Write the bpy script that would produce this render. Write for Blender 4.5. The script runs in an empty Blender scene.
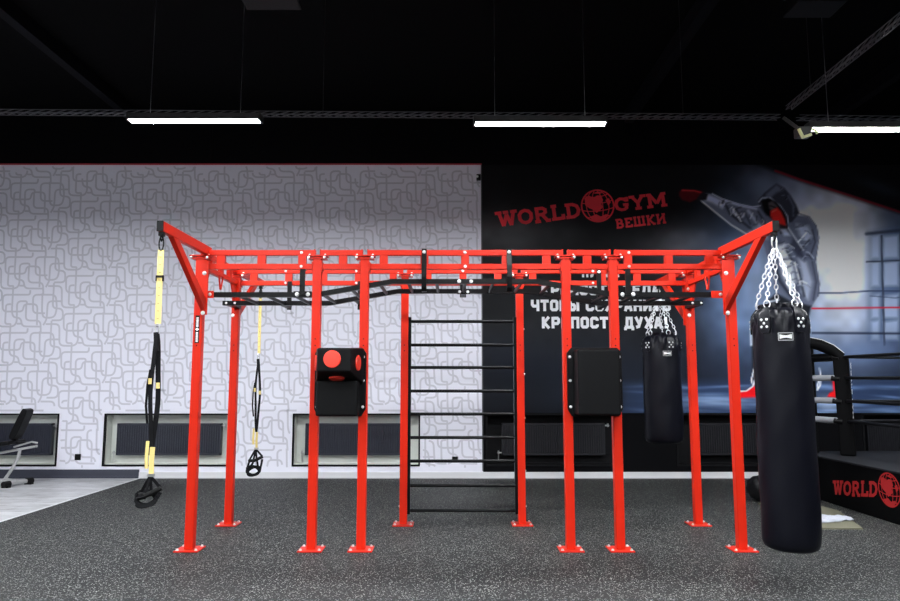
import bpy, bmesh, math, random
import numpy as np
from mathutils import Vector, Matrix
random.seed(7)
C = bpy.context.scene.collection
PI = math.pi
# ---------------------------------------------------------------- camera model of the photograph
PITCH, F, CAMH = .115, 700.0, 1.35
SP, CP = math.sin(PITCH), math.cos(PITCH)
def at(px, py, Y):
    a = (px-450)/F; b = (300.5-py)/F
    t = Y/(CP-b*SP)
    return a*t, CAMH+(SP+b*CP)*t
Y1, Y2, YW = 5.84, 6.84, 10.05          # front post row, rear post row, back wall
XC = .1275                              # middle of the rig
# ---------------------------------------------------------------- materials
MATS = {}
def mat(name, col, rough=.5, metal=0, spec=.5, emit=None, estr=0, bump=None, noise=None, coat=0):
    m = bpy.data.materials.new(name); m.use_nodes = True
    n = m.node_tree.nodes; l = m.node_tree.links; b = n['Principled BSDF']
    b.inputs['Base Color'].default_value = (*col, 1); b.inputs['Roughness'].default_value = rough
    b.inputs['Metallic'].default_value = metal; b.inputs['Specular IOR Level'].default_value = spec
    b.inputs['Coat Weight'].default_value = coat
    if emit: b.inputs['Emission Color'].default_value = (*emit, 1); b.inputs['Emission Strength'].default_value = estr
    if bump or noise:
        tc = n.new('ShaderNodeTexCoord')
    if noise:        # (scale, amount) small variation of the surface's own colour
        t = n.new('ShaderNodeTexNoise'); t.inputs['Scale'].default_value = noise[0]; t.inputs['Detail'].default_value = 4
        l.new(tc.outputs['Object'], t.inputs['Vector'])
        mx = n.new('ShaderNodeMix'); mx.data_type = 'RGBA'
        mx.inputs[6].default_value = (*[c*(1-noise[1]) for c in col], 1); mx.inputs[7].default_value = (*[min(1, c*(1+noise[1])) for c in col], 1)
        l.new(t.outputs['Fac'], mx.inputs[0]); l.new(mx.outputs[2], b.inputs['Base Color'])
    if bump:         # (scale, strength, distance)
        t = n.new('ShaderNodeTexNoise'); t.inputs['Scale'].default_value = bump[0]; t.inputs['Detail'].default_value = 5
        l.new(tc.outputs['Object'], t.inputs['Vector'])
        bp = n.new('ShaderNodeBump'); bp.inputs['Strength'].default_value = bump[1]; bp.inputs['Distance'].default_value = bump[2]
        l.new(t.outputs['Fac'], bp.inputs['Height']); l.new(bp.outputs['Normal'], b.inputs['Normal'])
    MATS[name] = m
    return m
RED = mat('red_powder_coat', (.56, .019, .006), .38, spec=.18, bump=(900, .08, .001))
BLK = mat('black_powder_coat', (.0035, .0035, .004), .35, spec=.14, bump=(900, .08, .001))
CHROME = mat('zinc_bolt', (.72, .72, .72), .4, .6)
LEATHER = mat('black_leather', (.0022, .0024, .0052), .36, spec=.2, bump=(60, .25, .004))
PADVINYL = mat('black_vinyl', (.003, .003, .0035), .48, spec=.13, bump=(300, .1, .001))
REDVINYL = mat('red_vinyl', (.85, .05, .03), .35)
WHITEMARK = mat('white_print', (.8, .8, .8), .6)
GREYMARK = mat('grey_print', (.3, .3, .3), .5)
YEL = mat('yellow_webbing', (.72, .56, .21), .85, spec=.2, noise=(200, .12))
WEB = mat('black_webbing', (.005, .005, .006), .75, spec=.12, noise=(200, .3))
RUBB = mat('black_rubber', (.006, .006, .006), .6, spec=.15)
CHAINM = mat('chain_steel', (.85, .86, .9), .38, .55)
WP = mat('wallpaper', (.74, .735, .82), .62, bump=(400, .06, .001), noise=(1.2, .02))
WPL = mat('wallpaper_line', (.545, .535, .60), .5, metal=.12)
DARKW = mat('black_wall_paint', (.0018, .0018, .0026), .85, spec=.1, noise=(.8, .5))
CEIL = mat('black_ceiling', (.0016, .0016, .002), .9, spec=.08, noise=(.6, .4))
REDTRIM = mat('red_trim', (.35, .01, .03), .6)
NICHE = mat('niche_white', (.62, .64, .60), .7, noise=(3, .08))
NICHEB = mat('niche_black', (.004, .004, .005), .7, spec=.15)
RAD = mat('radiator_anthracite', (.018, .020, .032), .4)
RADB = mat('radiator_black', (.010, .010, .013), .45, spec=.3)
WBASE = mat('white_baseboard', (.62, .62, .64), .5)
DBASE = mat('slate_baseboard', (.035, .038, .055), .45)
STEEL = mat('brushed_steel', (.5, .5, .5), .35, 1)
SILVER = mat('silver_paint', (.5, .5, .5), .35, .6)
TRAYM = mat('galvanised_tray', (.10, .10, .11), .5, .6)
LIGHT = mat('led_diffuser', (.9, .9, .9), .5, emit=(.93, .97, 1), estr=300)
HOUS = mat('light_housing', (.02, .02, .02), .5)
SLOGAN = mat('slogan_print', (.80, .80, .84), .6)
LOGORED = mat('logo_red_print', (.78, .025, .045), .6, noise=(1.5, .25))
RINGRED = mat('ring_red_print', (.42, .012, .014), .6)
APRON = mat('ring_apron', (.0016, .0016, .002), .7, spec=.08)
CANVAS = mat('ring_canvas', (.011, .0115, .014), .75, spec=.2, noise=(3, .25))
ROPE = mat('ring_rope', (.004, .004, .005), .4, spec=.3)
ROPEL = mat('grey_rope_sleeve', (.30, .31, .34), .5)
MATB = mat('beige_mat', (.13, .125, .085), .8, noise=(20, .15))
TOWEL = mat('white_towel', (.38, .40, .46), .9, bump=(80, .5, .01))
BAGM = mat('black_nylon', (.004, .004, .005), .6, spec=.2, bump=(50, .4, .01))
GREYDEV = mat('dark_grey_plastic', (.004, .004, .0045), .5, spec=.12)
AMBER = mat('amber_lamp', (.6, .25, .05), .5, emit=(1, .5, .2), estr=.9)
REDLED = mat('red_indicator', (.5, .05, .03), .5, emit=(1, .15, .05), estr=.35)
PALEY = mat('pale_yellow_plastic', (.62, .62, .30), .5)

def floor_rubber():
    m = bpy.data.materials.new('speckled_rubber'); m.use_nodes = True
    n = m.node_tree.nodes; l = m.node_tree.links; b = n['Principled BSDF']
    tc = n.new('ShaderNodeTexCoord')
    v = n.new('ShaderNodeTexVoronoi'); v.inputs['Scale'].default_value = 115; v.inputs['Randomness'].default_value = 1
    l.new(tc.outputs['Object'], v.inputs['Vector'])
    sep = n.new('ShaderNodeSeparateColor'); l.new(v.outputs['Color'], sep.inputs[0])
    pick = n.new('ShaderNodeMath'); pick.operation = 'GREATER_THAN'; pick.inputs[1].default_value = .70; l.new(sep.outputs[0], pick.inputs[0])
    near = n.new('ShaderNodeMath'); near.operation = 'LESS_THAN'; near.inputs[1].default_value = .50; l.new(v.outputs['Distance'], near.inputs[0])
    mul = n.new('ShaderNodeMath'); mul.operation = 'MULTIPLY'; l.new(pick.outputs[0], mul.inputs[0]); l.new(near.outputs[0], mul.inputs[1])
    amt = n.new('ShaderNodeMath'); amt.operation = 'MULTIPLY'; l.new(mul.outputs[0], amt.inputs[0]); l.new(sep.outputs[1], amt.inputs[1])
    mx = n.new('ShaderNodeMix'); mx.data_type = 'RGBA'
    mx.inputs[6].default_value = (.0085, .009, .0098, 1); mx.inputs[7].default_value = (.40, .41, .38, 1)
    l.new(amt.outputs[0], mx.inputs[0]); l.new(mx.outputs[2], b.inputs['Base Color'])
    b.inputs['Roughness'].default_value = .62; b.inputs['Specular IOR Level'].default_value = .25
    nz = n.new('ShaderNodeTexNoise'); nz.inputs['Scale'].default_value = 140; l.new(tc.outputs['Object'], nz.inputs['Vector'])
    bp = n.new('ShaderNodeBump'); bp.inputs['Strength'].default_value = .5; bp.inputs['Distance'].default_value = .004
    l.new(nz.outputs['Fac'], bp.inputs['Height']); l.new(bp.outputs['Normal'], b.inputs['Normal'])
    return m
def laminate():
    m = bpy.data.materials.new('pale_laminate'); m.use_nodes = True
    n = m.node_tree.nodes; l = m.node_tree.links; b = n['Principled BSDF']
    tc = n.new('ShaderNodeTexCoord')
    br = n.new('ShaderNodeTexBrick'); br.inputs['Scale'].default_value = 1; br.inputs['Brick Width'].default_value = 1.3
    br.inputs['Row Height'].default_value = .19; br.inputs['Mortar Size'].default_value = .0025; br.offset = .37
    br.inputs['Color1'].default_value = (.60, .60, .62, 1); br.inputs['Color2'].default_value = (.45, .45, .47, 1); br.inputs['Mortar'].default_value = (.22, .22, .23, 1)
    l.new(tc.outputs['Object'], br.inputs['Vector'])
    mp = n.new('ShaderNodeMapping'); mp.inputs['Scale'].default_value = (2.2, 16, 1); l.new(tc.outputs['Object'], mp.inputs['Vector'])
    nz = n.new('ShaderNodeTexNoise'); nz.inputs['Scale'].default_value = 1.6; nz.inputs['Detail'].default_value = 8; nz.inputs['Roughness'].default_value = .65
    l.new(mp.outputs['Vector'], nz.inputs['Vector'])
    cr = n.new('ShaderNodeValToRGB'); cr.color_ramp.elements[0].position = .36; cr.color_ramp.elements[0].color = (.42, .40, .39, 1)
    cr.color_ramp.elements[1].position = .52; cr.color_ramp.elements[1].color = (1, 1, 1, 1)
    l.new(nz.outputs['Fac'], cr.inputs[0])
    mx = n.new('ShaderNodeMix'); mx.data_type = 'RGBA'; mx.blend_type = 'MULTIPLY'; mx.inputs[0].default_value = .8
    l.new(br.outputs['Color'], mx.inputs[6]); l.new(cr.outputs['Color'], mx.inputs[7]); l.new(mx.outputs[2], b.inputs['Base Color'])
    b.inputs['Roughness'].default_value = .38
    return m
FLOORM = floor_rubber(); LAMM = laminate()

# ---------------------------------------------------------------- mesh builder
class MB:
    def __init__(s, *mats): s.bm = bmesh.new(); s.mats = list(mats); s.mi = 0
    def use(s, i): s.mi = i; return s
    def _f(s, vs):
        try: f = s.bm.faces.new(vs)
        except ValueError: return None
        f.material_index = s.mi; return f
    def box(s, x0, x1, y0, y1, z0, z1, M=None):
        P = [Vector(p) for p in ((x0,y0,z0),(x1,y0,z0),(x1,y1,z0),(x0,y1,z0),(x0,y0,z1),(x1,y0,z1),(x1,y1,z1),(x0,y1,z1))]
        if M: P = [M @ p for p in P]
        v = [s.bm.verts.new(p) for p in P]
        for q in ((3,2,1,0),(4,5,6,7),(0,1,5,4),(1,2,6,5),(2,3,7,6),(3,0,4,7)): s._f([v[i] for i in q])
        return s
    def quad(s, *pts): s._f([s.bm.verts.new(p) for p in pts]); return s
    def prism(s, pts, vec):
        vec = Vector(vec); a = [s.bm.verts.new(p) for p in pts]; b = [s.bm.verts.new(Vector(p)+vec) for p in pts]
        s._f(a[::-1]); s._f(b)
        n = len(a)
        for i in range(n): s._f([a[i], a[(i+1)%n], b[(i+1)%n], b[i]])
        return s
    def bar(s, a, b, w, h, up=(0,0,1)):          # rectangular bar from a to b
        a = Vector(a); b = Vector(b); d = (b-a).normalized(); u = Vector(up)
        sd = d.cross(u)
        if sd.length < 1e-4: sd = d.cross(Vector((0,1,0)))
        sd.normalize(); u = sd.cross(d).normalized()
        pts = [a+sd*w/2*i+u*h/2*j for i, j in ((-1,-1),(1,-1),(1,1),(-1,1))]
        return s.prism(pts, b-a)
    def tube(s, pts, r, n=10, closed=False, cap=True):
        pts = [Vector(p) for p in pts]; N = len(pts); rs = r if isinstance(r, (list, tuple)) else [r]*N
        rings = []; prev = None
        for i, p in enumerate(pts):
            if closed: d = (pts[(i+1)%N]-pts[i-1])
            else: d = pts[min(i+1, N-1)]-pts[max(i-1, 0)]
            d.normalize()
            if prev is None:
                t = Vector((0,0,1)) if abs(d.z) < .9 else Vector((1,0,0)); a = d.cross(t).normalized()
            else:
                a = prev-d*prev.dot(d)
                a.normalize()
            prev = a; b = d.cross(a)
            rings.append([s.bm.verts.new(p+a*math.cos(2*PI*k/n)*rs[i]+b*math.sin(2*PI*k/n)*rs[i]) for k in range(n)])
        for i in range(N if closed else N-1):
            A = rings[i]; B = rings[(i+1)%N]
            for k in range(n): s._f([A[k], A[(k+1)%n], B[(k+1)%n], B[k]])
        if cap and not closed: s._f(rings[0][::-1]); s._f(rings[-1])
        return s
    def strip(s, pts, w, t, side=(1,0,0)):       # webbing: a flat band along pts
        pts = [Vector(p) for p in pts]; rings = []; side = Vector(side).normalized()
        for i, p in enumerate(pts):
            d = (pts[min(i+1, len(pts)-1)]-pts[max(i-1, 0)]).normalized(); sd = (side-d*side.dot(d)).normalized(); nn = d.cross(sd)
            rings.append([s.bm.verts.new(p+sd*w/2*a+nn*t/2*b) for a, b in ((-1,-1),(1,-1),(1,1),(-1,1))])
        for A, B in zip(rings, rings[1:]):
            for k in range(4): s._f([A[k], A[(k+1)%4], B[(k+1)%4], B[k]])
        s._f(rings[0][::-1]); s._f(rings[-1])
        return s
    def lathe(s, prof, c=(0,0,0), n=48, fn=None):
        rings = []
        for r, z in prof:
            ring = []
            for k in range(n):
                a = 2*PI*k/n; rr = r; zz = z
                if fn: rr, zz = fn(r, z, a)
                ring.append(s.bm.verts.new((c[0]+rr*math.cos(a), c[1]+rr*math.sin(a), c[2]+zz)))
            rings.append(ring)
        for A, B in zip(rings, rings[1:]):
            for k in range(n): s._f([A[k], A[(k+1)%n], B[(k+1)%n], B[k]])
        s._f(rings[0][::-1]); s._f(rings[-1])
        return s
    def cyl(s, a, b, r, n=16): return s.tube([a, b], r, n)
    def build(s, name, parent=None, bevel=0, smooth=False, seg=2):
        bmesh.ops.recalc_face_normals(s.bm, faces=s.bm.faces[:])
        me = bpy.data.meshes.new(name); s.bm.to_mesh(me); s.bm.free()
        for m in s.mats: me.materials.append(m)
        o = bpy.data.objects.new(name, me); C.objects.link(o)
        if smooth:
            for p in me.polygons: p.use_smooth = True
            try: me.set_sharp_from_angle(angle=math.radians(40))
            except Exception: pass
        if parent:
            o.parent = parent; o.matrix_parent_inverse = Matrix.Identity(4)
            par = parent; loc = Vector((0,0,0))
            while par: loc += par.location; par = par.parent
            o.data.transform(Matrix.Translation(-loc))
        else:                                    # put the origin at the base of the thing
            vs = [v.co for v in me.vertices]
            lo = Vector((min(v.x for v in vs), min(v.y for v in vs), min(v.z for v in vs))); hi = Vector((max(v.x for v in vs), max(v.y for v in vs), 0))
            base = Vector(((lo.x+hi.x)/2, (lo.y+hi.y)/2, lo.z)); me.transform(Matrix.Translation(-base)); o.location = base
        if bevel:
            bv = o.modifiers.new('bevel', 'BEVEL'); bv.width = bevel; bv.segments = seg; bv.limit_method = 'ANGLE'
        return o
def tag(o, label=None, cat=None, group=None, kind=None):
    if label: o['label'] = label
    if cat: o['category'] = cat
    if group: o['group'] = group
    if kind: o['kind'] = kind
    return o
def thing(name, loc, label, cat, group=None):
    o = bpy.data.objects.new(name, None); C.objects.link(o); o.location = loc; o.empty_display_size = .1
    return tag(o, label, cat, group)
def structure(o, label=None): return tag(o, label, kind='structure')
def rootloc(o):
    l = Vector((0,0,0))
    while o: l += o.location; o = o.parent
    return l
_bolt = {}
def bolt(parent, p, axis, r=.012, h=.009, name='bolt'):
    key = (axis, r, h)
    if key not in _bolt:
        bm = bmesh.new(); n = 6
        d = Vector(axis).normalized(); q = d.to_track_quat('Z', 'Y')
        def ring(rr, z, m, off=0): return [bm.verts.new(q @ Vector((rr*math.cos(2*PI*k/m+off), rr*math.sin(2*PI*k/m+off), z))) for k in range(m)]
        w0 = ring(r*1.25, 0, 12); w1 = ring(r*1.25, h*.25, 12)
        bm.faces.new(w0[::-1]); bm.faces.new(w1)
        for k in range(12): bm.faces.new([w0[k], w0[(k+1)%12], w1[(k+1)%12], w1[k]])
        a = ring(r, h*.25, 12); b = ring(r, h*.8, 12); c = ring(r*.55, h*1.15, 12)
        for A, B in ((a, b), (b, c)):
            for k in range(12): bm.faces.new([A[k], A[(k+1)%12], B[(k+1)%12], B[k]])
        bm.faces.new(c)
        me = bpy.data.meshes.new('bolt'); bm.to_mesh(me); bm.free(); me.materials.append(CHROME); _bolt[key] = me
    o = bpy.data.objects.new(name, _bolt[key]); C.objects.link(o); o.parent = parent; o.location = Vector(p)-rootloc(parent)
    return o

# ---------------------------------------------------------------- lettering drawn with strokes
def glyph(ch, slab=False):
    """returns (width, list of polylines) in a cell of height 1; stroke thickness is t"""
    if slab:
        w, t = .86, .21
        l, r, b, T = .22, w-.19, .09, .91; s = .2
        def ser(x, y, ww=.17): return [(x-ww, y), (x+ww, y)]
        lo, hi = .06, .94
        G = {
         'W': (1.28, [[(.2,1),(.42,.05)],[(.42,.05),(.66,.8)],[(.66,.8),(.88,.05)],[(.88,.05),(1.1,1)],ser(.18,hi,.2),ser(1.1,hi,.2),ser(.62,hi,.16)]),
         'O': (.94, [[(.47,b),(.26,.16),(.13,.35),(.12,.65),(.26,.84),(.47,T),(.68,.84),(.82,.65),(.81,.35),(.68,.16),(.47,b)]]),
         'R': (1.0, [[(l,0),(l,1)],[(.1,T),(.56,T),(.72,.8),(.72,.62),(.56,.5),(l,.5)],[(.5,.5),(.78,.08)],ser(l,lo),ser(.84,lo,.15)]),
         'L': (.84, [[(l,0),(l,1)],ser(l,hi),[(.04,b),(.74,b)],[(.74,0),(.74,.36)]]),
         'D': (.98, [[(l,0),(l,1)],[(.04,T),(.5,T),(.74,.78),(.84,.5),(.74,.22),(.5,b),(.04,b)]]),
         'G': (.96, [[(.8,.72),(.62,.88),(.42,T),(.22,.78),(.13,.5),(.22,.22),(.42,b),(.64,.1),(.76,.2),(.76,.46)],ser(.74,.44,.17),[(.82,.66),(.82,1)]]),
         'Y': (1.0, [[(.16,1),(.5,.46)],[(.84,1),(.5,.46)],[(.5,.5),(.5,0)],ser(.5,lo,.2),ser(.16,hi,.18),ser(.84,hi,.18)]),
         'M': (1.26, [[(.22,0),(.22,1)],[(1.04,0),(1.04,1)],[(.22,1),(.63,.25)],[(1.04,1),(.63,.25)],ser(.2,lo,.19),ser(1.06,lo,.19),[(.03,hi),(.3,hi)],[(.96,hi),(1.23,hi)]]),
         'В': (.92, [[(l,0),(l,1)],[(.06,T),(.55,T),(.68,.8),(.66,.62),(.52,.52),(l,.52)],[(.52,.52),(.74,.4),(.74,.2),(.58,b),(.06,b)]]),
         'Е': (.86, [[(l,0),(l,1)],[(.06,T),(.76,T)],[(.06,b),(.76,b)],[(l,.5),(.56,.5)],[(.74,1),(.74,.7)],[(.74,0),(.74,.3)]]),
         'Ш': (1.34, [[(.22,0),(.22,1)],[(.66,0),(.66,1)],[(1.1,0),(1.1,1)],[(.04,b),(1.28,b)],ser(.22,hi),ser(.66,hi),ser(1.1,hi)]),
         'К': (1.0, [[(l,0),(l,1)],[(.8,1),(.36,.5)],[(.36,.5),(.82,0)],ser(l,lo),ser(l,hi),ser(.8,lo,.15),ser(.78,hi,.15)]),
         'И': (1.06, [[(.22,0),(.22,1)],[(.84,0),(.84,1)],[(.22,.18),(.84,.82)],ser(.22,lo),ser(.22,hi),ser(.84,lo),ser(.84,hi)]),
        }
        W, P = G[ch]
        return W, P, t
    w, t = .76, .262
    l, r, b, T, m = .12, w-.12, .12, .88, w/2; c = .1
    bowl_lo = [(l,b),(r-c,b),(r,b+c),(r,.54-c*.5),(r-c,.56),(l,.56)]
    G = {
     'К': [[(l,0),(l,1)],[(r,1),(l+.08,.5)],[(l+.08,.5),(r+.02,0)]],
     'Р': [[(l,0),(l,1)],[(l,T),(r-c,T),(r,T-c),(r,.44+c),(r-c,.42),(l,.42)]],
     'Е': [[(l,0),(l,1)],[(l,T),(w-.04,T)],[(l,b),(w-.04,b)],[(l,.5),(r-.03,.5)]],
     'П': [[(l,0),(l,1)],[(r,0),(r,1)],[(l,T),(r,T)]],
     'О': [[(l+c,b),(l,b+c),(l,T-c),(l+c,T),(r-c,T),(r,T-c),(r,b+c),(r-c,b),(l+c,b)]],
     'С': [[(r,.66),(r,T-c),(r-c,T),(l+c,T),(l,T-c),(l,b+c),(l+c,b),(r-c,b),(r,b+c),(r,.34)]],
     'Т': [[(m,0),(m,1)],[(0,T),(w,T)]],
     'Ь': [[(l,0),(l,1)],bowl_lo],
     'Л': [[(0,b),(.12,b+.06),(.18,.5),(.2,T)],[(.14,T),(r,T)],[(r,0),(r,1)]],
     'А': [[(l-.02,0),(m-.03,1)],[(r+.02,0),(m+.03,1)],[(l+.1,.3),(r-.1,.3)]],
     'Ч': [[(l,1),(l,.56),(l+c,.44),(r,.44)],[(r,0),(r,1)]],
     'Б': [[(l,0),(l,1)],[(l,T),(r,T)],bowl_lo],
     'Ы': [[(l,0),(l,1)],[(l,b),(.42,b),(.5,b+c),(.5,.46),(.42,.56),(l,.56)],[(.80,0),(.80,1)]],
     'Х': [[(l-.02,0),(r+.02,1)],[(l-.02,1),(r+.02,0)]],
     'Н': [[(l,0),(l,1)],[(r,0),(r,1)],[(l,.5),(r,.5)]],
     'И': [[(l,0),(l,1)],[(r,0),(r,1)],[(l,.14),(r,.86)]],
     'Д': [[(.0,.1),(w+.06,.1)],[(.07,-.16),(.07,.1)],[(w-.02,-.16),(w-.02,.1)],[(.2,.1),(.24,T),(r-.02,T),(r-.02,.1)]],
     'У': [[(l-.02,1),(m+.02,.4)],[(r+.02,1),(m-.02,.16),(l,.1)]],
     'Ж': [[(.5,0),(.5,1)],[(.1,0),(.42,.5)],[(.42,.5),(.1,1)],[(.9,0),(.58,.5)],[(.58,.5),(.9,1)]],
     ',': [[(.16,.2),(.08,-.14)]],
     '!': [[(.2,.34),(.2,1)],[(.2,0),(.2,.2)]],
    }
    W = {'Ы': .92, 'Ж': 1.0, ',': .3, '!': .4, 'Д': .8}.get(ch, w)
    return W, G[ch], t
def stroke_quads(pl, t):
    """flat band around a polyline, mitred; returns quads"""
    P = [Vector((x, y)) for x, y in pl]; n = len(P); closed = (P[0]-P[-1]).length < 1e-6
    L = []; R = []
    for i, p in enumerate(P):
        if closed: a = P[i-1] if i > 0 else P[-2]; b = P[i+1] if i < n-1 else P[1]
        else: a = P[i-1] if i > 0 else None; b = P[i+1] if i < n-1 else None
        d1 = (p-a).normalized() if a is not None else None; d2 = (b-p).normalized() if b is not None else None
        if d1 is None: d1 = d2
        if d2 is None: d2 = d1
        n1 = Vector((-d1.y, d1.x)); n2 = Vector((-d2.y, d2.x)); m = (n1+n2)
        if m.length < 1e-6: m = n1
        m.normalize(); k = t/2/max(.5, m.dot(n1))
        L.append(p+m*k); R.append(p-m*k)
    return [(L[i], R[i], R[i+1], L[i+1]) for i in range(n-1)]
def text_quads(txt, slab=False, gap=.13, space=.5):
    x = 0; out = []
    for ch in txt:
        if ch == ' ': x += space; continue
        W, P, t = glyph(ch, slab)
        for pl in P:
            for q in stroke_quads(pl, t): out.append([(v.x+x, v.y) for v in q])
        x += W+gap
    return x-gap, out
def put_text(mb, txt, frame, slab=False, gap=.13, space=.5, depth=.0015):
    """frame(u, v, d): u 0..1 along the line, v 0..1 cap height, d = lift off the surface"""
    W, Q = text_quads(txt, slab, gap, space)
    for k, q in enumerate(Q):
        e = depth+(k % 7)*.00004
        vs = [mb.bm.verts.new(frame(x/W, y, e)) for x, y in q]; mb._f(vs)
        lo = [mb.bm.verts.new(frame(x/W, y, 0)) for x, y in q]
        for i in range(4): mb._f([vs[i], vs[(i+1)%4], lo[(i+1)%4], lo[i]])
def put_globe(mb, frame, seg=36):
    """globe emblem: rim, meridians, parallels and a land-like figure; frame(x, y, d) with unit radius"""
    def strokes(pl, t, k):
        for q in stroke_quads(pl, t):
            vs = [mb.bm.verts.new(frame(p.x, p.y, .0015+k*.0001)) for p in q]; mb._f(vs)
    rim = [(math.cos(2*PI*i/seg)*.95, math.sin(2*PI*i/seg)*.95) for i in range(seg+1)]
    strokes(rim, .09, 0)
    for a in (.32, .7):
        strokes([(math.sin(th)*a*.95, math.cos(th)*.95) for th in np.linspace(0, 2*PI, 33)], .05, 1)
    for z in (-.62, -.2, .25, .65):
        w = math.sqrt(1-z*z)*.93
        strokes([(x*w, z-.12*(1-x*x)) for x in np.linspace(-1, 1, 13)], .05, 2)
    blobs = [[(-.72,.55),(-.45,.68),(-.18,.5),(.02,.62),(.28,.6),(.36,.3),(.22,.1),(.3,-.12),(.08,-.3),(-.12,-.42),(-.3,-.2),(-.5,-.1),(-.72,.1)],
             [(-.55,-.62),(-.15,-.5),(.1,-.66),(.42,-.55),(.6,-.62),(.3,-.88),(-.1,-.94),(-.42,-.84)],
             [(.5,.3),(.72,.4),(.8,.12),(.62,-.05)], [(-.2,.78),(.1,.86),(.4,.76),(.2,.7)]]
    for b in blobs: mb._f([mb.bm.verts.new(frame(x, y, .002)) for x, y in b])

# ================================================================= THE SETTING
XL, XR, YF, ZC = -7.6, 8.2, -4.5, 5.35
XS = .466                                # seam between wallpaper and black wall
LX = -4.335                              # edge of the laminate
m = MB(FLOORM); m.box(LX, XR, YF, YW+.3, -.1, 0); structure(m.build('floor'), 'dark grey speckled rubber gym floor')
m = MB(LAMM); m.box(XL, LX-.03, YF, YW+.3, -.1, .001); structure(m.build('floor'), 'pale grey wood laminate floor at the left')
m = MB(WBASE); m.box(LX-.03, LX, YF, YW-.02, -.05, .004); structure(m.build('trim_1'), 'thin light strip between laminate and rubber floor')
m = MB(CEIL); m.box(XL, XR, YF, YW+.3, ZC, ZC+.1); structure(m.build('ceiling'), 'black ceiling')
SIDEW = mat('side_wall_grey', (.22, .22, .24), .8); DARKSIDE = mat('side_wall_dark', (.03, .03, .034), .8)
m = MB(SIDEW); m.box(XL-.1, XL, YF, YW+.3, 0, ZC); structure(m.build('wall_left'), 'wall left of the frame')
m = MB(DARKSIDE); m.box(XR, XR+.1, YF, YW+.3, 0, ZC); structure(m.build('wall_right'), 'dark wall right of the frame')
m = MB(DARKSIDE); m.box(XL, XR, YF-.1, YF, 0, ZC); structure(m.build('wall_front'), 'wall behind the camera')
ZT = at(450, 165, YW)[1]                 # top of the wallpaper
NZ0, NZ1 = .185, .875; ND = .19
def holes_wall(mb, x0, x1, z0, z1, holes, y, th):
    xs = sorted({x0, x1, *[v for h in holes for v in h[:2]]})
    for a, b in zip(xs, xs[1:]):
        h = [q for q in holes if q[0] <= a+1e-6 and q[1] >= b-1e-6]
        if h: mb.box(a, b, y, y+th, z0, NZ0); mb.box(a, b, y, y+th, NZ1, z1)
        else: mb.box(a, b, y, y+th, z0, z1)
holesL = [(-7.35, -5.56), (-4.875, -3.09), (-2.205, -.445)]
holesR = [(.53, 2.42), (3.22, 5.05), (5.86, 7.7)]
def lining(m, hs):
    t = .02; e_ = .004
    for a, b in hs:
        m.box(a, b, YW+ND, YW+ND+t, NZ0, NZ1); m.box(a-t, a+e_, YW+.03, YW+ND+t, NZ0-t, NZ1+t); m.box(b-e_, b+t, YW+.03, YW+ND+t, NZ0-t, NZ1+t)
        m.box(a, b, YW+.03, YW+ND+t, NZ1-e_, NZ1+t); m.box(a, b, YW+.03, YW+ND+t, NZ0-t, NZ0+e_)
wl = MB(WP, WPL, NICHE); holes_wall(wl, XL, XS, 0, ZT, holesL, YW, .2); wl.use(2); lining(wl, holesL)
# the interlaced loop pattern of the wallpaper, traced on one tile and repeated with a half drop
TW, TH = .898, .552
S10 = TW/625.
RAWP = [
 [(400,118),(396,165),(122,165),(120,338),(322,338),(334,262),(470,262),(462,478)],
 [(228,88),(212,338),(225,395),(302,405),(312,490),(492,492)],
 [(366,262),(362,232),(266,232),(260,440),(240,478),(205,492)],
 [(205,262),(155,265),(143,465),(198,465),(198,478)],
 [(-60,271),(78,271),(74,490),(190,492)],
 [(358,265),(350,430),(498,430),(500,560)],
 [(522,150),(514,340),(528,402),(640,400),(666,300),(655,165),(428,165),(424,355),(545,355)],
 [(725,232),(575,232),(560,420),(525,478)],
 [(640,43),(622,305),(725,308),(722,428),(610,428)],
 [(260,462),(312,462)],
]
def rounded(pl, r):
    P = [Vector(p) for p in pl]; out = [P[0]]
    for i in range(1, len(P)-1):
        a, p, b = P[i-1], P[i], P[i+1]; d1 = (a-p); d2 = (b-p); k = min(r, d1.length*.48, d2.length*.48)
        s0 = p+d1.normalized()*k; s1 = p+d2.normalized()*k
        for j in range(6):
            t = j/5; out.append(s0*(1-t)**2+p*2*t*(1-t)+s1*t*t)
    out.append(P[-1]); return out
TILE = []
for pl in RAWP:
    pts = rounded([(x+(y-165)*30/385, -(y-165)) for x, y in pl], 46)
    TILE.append([(p.x*S10, p.y*S10*.985) for p in pts])
wl.use(1)
ox, oz = at(72.5, 201.5, YW); ox -= .20
def clear(x, z):
    if not (XL+.01 < x < XS-.015 and .14 < z < ZT-.012): return False
    return not any(a-.05 < x < b+.05 and NZ0-.05 < z < NZ1+.05 for a, b in holesL)
for ci in range(-9, 9):
    for ri in range(-4, 9):
        dx = ox+ci*TW; dz = oz-ri*TH-(ci % 2)*TH/2
        for pi_, pl in enumerate(TILE):
            qs = stroke_quads(pl, .0262)
            for q in qs:
                if all(clear(v.x+dx, v.y+dz) for v in q):
                    wl.quad(*[(v.x+dx, YW-.0008-.0001*pi_, v.y+dz) for v in q])
structure(wl.build('wall_back'), 'wall papered in pale grey with interlaced loop pattern')
m = MB(DARKW); m.box(XL, XR, YW+.005, YW+.2, ZT, ZC)
for x in (-6.9, -5.0, -3.55, -1.2, 1.1, 2.6, 4.9): m.box(x, x+.02, YW-.004, YW+.005, ZT+.05, ZC)      # sheet joints
structure(m.build('wall_back'), 'black upper wall above the wallpaper')
m = MB(DARKW, NICHEB); holes_wall(m, XS+.002, XR, 0, ZT, holesR, YW+.005, .195); m.use(1); lining(m, holesR); structure(m.build('wall_back'), 'black wall right of the wallpaper')
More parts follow.
